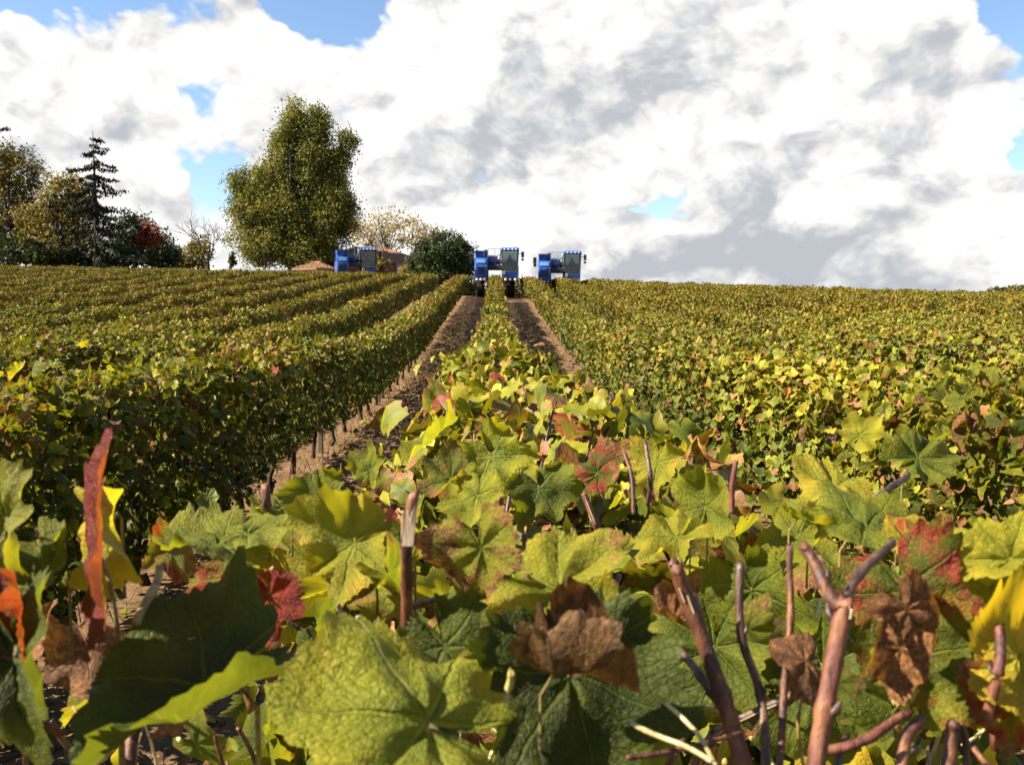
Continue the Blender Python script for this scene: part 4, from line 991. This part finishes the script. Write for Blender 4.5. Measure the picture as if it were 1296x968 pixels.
tree('poplar_tree', 'very tall broad olive poplar standing beside the shed', 372, D1,
     [px_mass(374, 158, 15, 30, D1), px_mass(400, 165, 17, 30, D1), px_mass(362, 200, 20, 40, D1), px_mass(398, 215, 26, 46, D1), px_mass(440, 182, 12, 16, D1, .9), px_mass(428, 212, 14, 24, D1, .9), px_mass(420, 255, 26, 36, D1),
      px_mass(338, 240, 22, 34, D1), px_mass(304, 232, 13, 22, D1, .8), px_mass(318, 272, 26, 34, D1), px_mass(362, 270, 34, 44, D1), px_mass(400, 295, 36, 36, D1), px_mass(438, 275, 14, 26, D1), px_mass(340, 312, 34, 26, D1), px_mass(385, 322, 40, 20, D1, .8), px_mass(300, 305, 18, 9, D1, .3)],
     ML_POP, 120000, .18, .9, 3, .38, limbs=14, per=64)
D2 = 84
tree('olive_tree', 'rounded olive green tree with a gold top in the wood', 25, D2 + 8,
     [px_mass(25, 222, 29, 36, D2 + 8), px_mass(5, 205, 18, 24, D2 + 8), px_mass(15, 270, 34, 40, D2 + 8), px_mass(0, 300, 50, 35, D2 + 8)], ML_OLV, 17000, .20, .8, 5, .30, group=None, per=34)
tree('golden_tree', 'yellow green autumn tree with loose lit foliage in front of the spruce', 82, D2,
     [px_mass(80, 250, 30, 28, D2), px_mass(60, 285, 34, 30, D2), px_mass(100, 280, 22, 36, D2), px_mass(80, 315, 46, 24, D2)], ML_YEL, 13000, .21, .75, 6, .25, per=34)
tree('dark_tree', 'dark rounded evergreen between the spruce and the red shrub', 178, D2 + 6,
     [px_mass(172, 298, 24, 26, D2 + 6), px_mass(195, 312, 22, 20, D2 + 6), px_mass(160, 318, 24, 18, D2 + 6)], ML_DARK, 9000, .19, .7, 8, .2, per=34)
tree('red_shrub', 'deep red autumn shrub growing against the dark rounded evergreen', 188, D2 + 2,
     [px_mass(187, 300, 15, 16, D2 + 2), px_mass(180, 315, 12, 14, D2 + 2)], ML_RED, 1500, .22, .5, 9, .08, cat='shrub', limbs=3)
tree('yellow_shrub', 'bright yellow green shrub at the open end of the wood', 245, D2 + 2,
     [px_mass(245, 325, 24, 16, D2 + 2), px_mass(252, 312, 13, 12, D2 + 2), px_mass(228, 330, 18, 10, D2 + 2)], ML_YEL, 2200, .22, .5, 10, .1, cat='shrub', limbs=4)
D9 = 90
tree('dark_bush', 'big dense dark green rounded bush beside the farmhouse', 560, D9,
     [px_mass(560, 325, 38, 32, D9), px_mass(540, 330, 22, 24, D9), px_mass(582, 330, 20, 26, D9), px_mass(560, 345, 40, 20, D9)], ML_DARK, 26000, .15, .5, 12, .3, cat='bush', elong=2.0, drop=-.6, per=40)
D8 = 122
for i, (bp, ms, lab) in enumerate([
    (492, [(475, 290, 30, 22), (495, 280, 30, 16), (515, 292, 26, 18), (460, 300, 18, 24), (490, 305, 36, 14)], 'sparse pale yellow tree with forked bare limbs behind the farmhouse roof'),
    (540, [(540, 298, 20, 14), (530, 305, 22, 14)], 'smaller sparse pale tree rising behind the dark rounded bush')]):
    tree('thin_tree', lab, bp, D8, [px_mass(a, b, c, e, D8) for a, b, c, e in ms], ML_PALE, [2800, 900][i], .24, .9, 20 + i, .22, limbs=[16, 7][i], per=14)
tree('low_shrub', 'low olive shrub against the dark red farmhouse wall', 476, 94, [px_mass(476, 338, 16, 14, 94), px_mass(470, 330, 9, 10, 94)], ML_OLV, 1500, .22, .5, 31, .08, cat='shrub', limbs=3)
tree('low_shrub', 'low yellowish shrub between the farmhouse and the dark rounded bush', 525, 92, [px_mass(522, 345, 18, 10, 92), px_mass(535, 350, 14, 8, 92)], ML_YEL, 1400, .2, .5, 32, .08, cat='shrub', limbs=3)
for i, (bp, ms, lab) in enumerate([(20, [(10, 318, 40, 22), (40, 325, 30, 14)], 'dark undergrowth shrub at the foot of the cedar'), (140, [(140, 322, 34, 18), (115, 328, 26, 12)], 'dark undergrowth shrub at the foot of the spruce'),
                                    (198, [(200, 328, 24, 12), (212, 325, 14, 14)], 'dark undergrowth shrub below the red shrub'), (70, [(70, 326, 36, 14)], 'dark undergrowth shrub below the golden tree')]):
    tree('undergrowth_shrub', lab, bp, D2 - 1.5, [px_mass(a, b, c, e, D2 - 1.5) for a, b, c, e in ms], ML_DARK, 2200, .24, .55, 40 + i, .1, cat='shrub', limbs=3)
tree('cypress', 'tiny dark cypress standing between the yellow shrub and the poplar', 294, 108, [px_mass(294, 335, 4, 12, 108), px_mass(294, 326, 2.5, 8, 108)], ML_DARK, 500, .2, .25, 44, .08, limbs=1)
def conifer(name, label, bpx, toppy, d, width_px, mat, seed, nw, sparse, flat=False, zmin=.08):
    rng = np.random.default_rng(seed); rg = random.Random(seed); x = at(bpx, 400, d).x; z = Tz(x, d); base = Vector((x, d, z))
    H = at(bpx, toppy, d).z - z; W = width_px * d / FPX
    root = thing(name, label, 'tree', base)
    tube('trunk', [Vector((0, 0, -.3)), Vector((.05, 0, H * .5)), Vector((0, 0, H))], [.28, .16, .02], M_BARK, root, 8)
    Ps = []
    for k in range(nw):
        f = zmin + (1 - zmin) * (k + rg.uniform(0, .7)) / nw; f = min(f, .985)
        for b in range(rg.choice([2, 3, 4])):
            a = rg.uniform(0, 6.28); Lb = W * (1 - f) ** .85 * rg.uniform(.5, 1.15) + .25; st = Vector((0, 0, H * f))
            rise = .25 if flat else .10
            e = st + Vector((math.cos(a) * Lb, math.sin(a) * Lb, (-.28 if not flat else .04) * Lb + rg.uniform(-.1, .1)))
            md = st.lerp(e, .55) + Vector((0, 0, -.06 * Lb)); tip = e + Vector((math.cos(a), math.sin(a), .35)) * Lb * .12
            tube('branch', [st, md, e, tip], [.05, .035, .018, .006], M_BARK, root, 5)
            m = int(sparse * (Lb + .5)); t = rng.uniform(.12, 1, m)
            p = np.where(t[:, None] < .55, np.array(st) + (np.array(md) - np.array(st)) * (t[:, None] / .55), np.array(md) + (np.array(tip) - np.array(md)) * ((t[:, None] - .55) / .45))
            p += rng.normal(0, 1, (m, 3)) * np.array([.14, .14, .05]) * (1.6 if flat else 1.0)
            if not flat: p[:, 2] -= np.abs(rng.normal(0, .22, m)) * (.4 + .5 * (1 - f))
            Ps.append(p)
    P = np.concatenate(Ps); q = rng.normal(.5, .2, len(P)); Q = np.stack([q, q, q, np.ones_like(q)], -1)
    V, F, Q = leaf_cards(rng, P, .17, Q, 2.4, 0 if flat else 1.2)
    link('crown', mesh_np('crown', V, F, mat, prm=Q), root)
conifer('spruce_tree', 'thin dark spruce with drooping branches and pointed top', 131, 172, D2 - 2, 92, ML_NEED, 51, 19, 30)
conifer('cedar_tree', 'dark cedar with flat spreading branches at the end of the wood', -42, 128, D2 + 13, 250, ML_NEED, 52, 20, 85, True, .12)
def bare_tree(name, label, bpx, toppy, d, seed):
    rg = random.Random(seed); x = at(bpx, 400, d).x; z = Tz(x, d); H = at(bpx, toppy, d).z - z
    root = thing(name, label, 'tree', (x, d, z)); bm = MB()
    def grow(p, dr, L, r, lv):
        e = p + dr * L; md = p.lerp(e, .5) + Vector((rg.gauss(0, .05), rg.gauss(0, .05), 0)) * L
        bm.tube([p, md, e], [r, r * .8, r * .6], 5 if lv < 2 else 3)
        if lv >= 5: return
        for _ in range(3 if lv < 4 else 2):
            nd = (dr + Vector((rg.gauss(0, .5), rg.gauss(0, .5), rg.gauss(.12, .25)))).normalized(); grow(p.lerp(e, rg.uniform(.6, 1)), nd, L * rg.uniform(.55, .82), r * .58, lv + 1)
    tr = tube('trunk', [(0, 0, -.3), (.05, 0, H * .15), (0, .05, H * .30)], [.22, .18, .15], M_BARK, root, 8)
    for k in range(4): grow(Vector((0, .05, H * (.16 + .045 * k))), Vector((rg.gauss(0, .45), rg.gauss(0, .45), 1)).normalized(), H * .26, .10, 1)
    bm.build('bare_branches', M_BARK, root)
bare_tree('bare_tree', 'leafless grey tree with fine bare twigs beside the poplar', 268, 262, 104, 61)
tree('scrub_hedge', 'rough olive scrub hedge crossing the row ends behind the middle harvester', 640, 90,
     [px_mass(a, 366, 14, 13, 90, 1, 0, .7) for a in range(588, 705, 13)] + [px_mass(a, 380, 15, 14, 90, 1, 0, .7) for a in range(588, 705, 13)], ML_OLV, 9000, .2, .5, 71, .06, cat='hedge', limbs=9)
# far wood beyond the crest
def far_wood():
    rng = np.random.default_rng(88); P = []; Q = []
    for k in range(26):
        d = rng.uniform(330, 400); px = 1228 + k * 9 + rng.uniform(-4, 4); top = 372 - 9 * min(1, k / 6) + rng.normal(0, 1.2); c = at(px, top + 9, d); r = rng.uniform(2.4, 4.5)
        n = 420; dd = rng.normal(0, 1, (n, 3)); dd /= np.linalg.norm(dd, axis=1, keepdims=True)
        P.append(np.array(c) + dd * np.array([r * 1.2, r, r * .9]) * rng.uniform(.6, 1.05, n)[:, None]); h = rng.normal(.5, .15)
        low = rng.uniform(-1, 1, (160, 3)) * np.array([r * 1.2, r, 4]) + np.array([c.x, c.y, c.z - r - 3]); P.append(low); Q.append(np.full(n + 160, h))
    P = np.concatenate(P); q = np.concatenate(Q) + rng.normal(0, .15, len(P)); Qc = np.stack([q, q, q, np.ones_like(q)], -1)
    V, F, Qc = leaf_cards(rng, P, 1.1, Qc, 1.3)
    o = link('far_wood', mesh_np('far_wood', V, F, ML_OLV, prm=Qc)); tag(o, 'distant strip of dark green woodland beyond the crest', 'woodland', kind='stuff')
far_wood()

# ---------------------------------------------------------------- straw, clods and dry grass in the alleys
M_DRYG = principled('dry_grass_blade', (.22, .165, .075), .9, .15, var=.4, vscale=3)
def litter():
    rng = np.random.default_rng(99)
    n = 1500; y = 2 + 40 * rng.uniform(0, 1, n) ** 1.4; x = rng.uniform(-2.4, 2.4, n); P = np.stack([x, y, T(x, y) + .025], -1)
    N = rng.normal(0, .35, (n, 3)) + np.array([0, 0, 1]); prm = leaf_prm(rng, np.full(n, 1.2), base=.7); prm[:, 3] += .55
    V, F, U, Q = mass(MID, P, rot_from(rng.normal(0, 1, (n, 3)), N), rng.uniform(.06, .12, n), prm, rng)
    o = link('fallen_leaves', mesh_np('fallen_leaves', V, F, M_LEAFM, prm=Q, uv=U)); tag(o, 'brown fallen vine leaves scattered over the dirt alleys', 'leaves', kind='stuff')
    n = 9000; y = 2.5 + 45 * rng.uniform(0, 1, n) ** 1.6; x = rng.uniform(-2.3, 2.3, n); z = T(x, y)
    a = rng.uniform(0, 6.28, n); L = rng.uniform(.04, .16, n); wd = .004 + .00025 * y
    dx, dy = np.cos(a), np.sin(a); P = np.stack([x, y, z + .02 + rng.uniform(0, .03, n)], -1)
    d = np.stack([dx * L, dy * L, rng.normal(0, .02, n)], -1); s = np.stack([-dy * wd, dx * wd, np.zeros(n)], -1); u = np.array([0, 0, .006])
    V = np.stack([P - d + s, P - d - s, P + d * .9 + u, P + d + u * 2], 1).reshape(-1, 3)
    o = link('straw_litter', mesh_np('straw_litter', V, np.arange(4 * n).reshape(n, 4), M_DRYG)); tag(o, 'pale straw and prunings strewn over the dirt alleys', 'litter', kind='stuff')
    n = 5000; y = 2.5 + 40 * rng.uniform(0, 1, n) ** 1.5; x = rng.uniform(-2.3, 2.3, n); z = T(x, y); r = rng.uniform(.012, .055, n)
    base = np.array([(1, 0, 0), (-1, 0, 0), (0, 1, 0), (0, -1, 0), (0, 0, 1), (0, 0, -1)], float); F0 = np.array([(0, 2, 4), (2, 1, 4), (1, 3, 4), (3, 0, 4), (2, 0, 5), (1, 2, 5), (3, 1, 5), (0, 3, 5)])
    V = (base[None] * rng.uniform(.6, 1.3, (n, 6, 1)) * r[:, None, None] * np.array([1, 1, .7]) + np.stack([x, y, z + r * .2], -1)[:, None]).reshape(-1, 3)
    F = (F0[None] + 6 * np.arange(n)[:, None, None]).reshape(-1, 3)
    o = link('soil_clods', mesh_np('soil_clods', V, F, M_SOIL)); tag(o, 'small brown clods lying on the dirt alleys', 'clods', kind='stuff')
    n = 4500; row = rng.choice([-1, -1, -1, 0, 1, 1, -2, 2], n); y = 3 + 37 * rng.uniform(0, 1, n) ** 1.3; tuft = np.sin(y * 5 + row) + np.sin(y * 2.1 + 2 * row) + rng.normal(0, .5, n)
    k = tuft > .2; y, row = y[k], row[k]; n = len(y); x = row * ROW + rng.normal(0, .22, n); z = T(x, y); hgt = rng.uniform(.05, .26, n); wd = .004 + .0003 * y
    a = rng.uniform(0, 3.14, n); P = np.stack([x, y, z], -1); s = np.stack([np.cos(a) * wd, np.sin(a) * wd, np.zeros(n)], -1); tp = np.stack([rng.normal(0, .06, n), rng.normal(0, .06, n), hgt], -1)
    V = np.stack([P - s, P + s, P + tp], 1).reshape(-1, 3)
    o = link('dry_grass', mesh_np('dry_grass', V, np.arange(3 * n).reshape(n, 3), M_DRYG)); tag(o, 'dry straw coloured grass tufts along the foot of the vine rows', 'grass', kind='stuff')
litter()
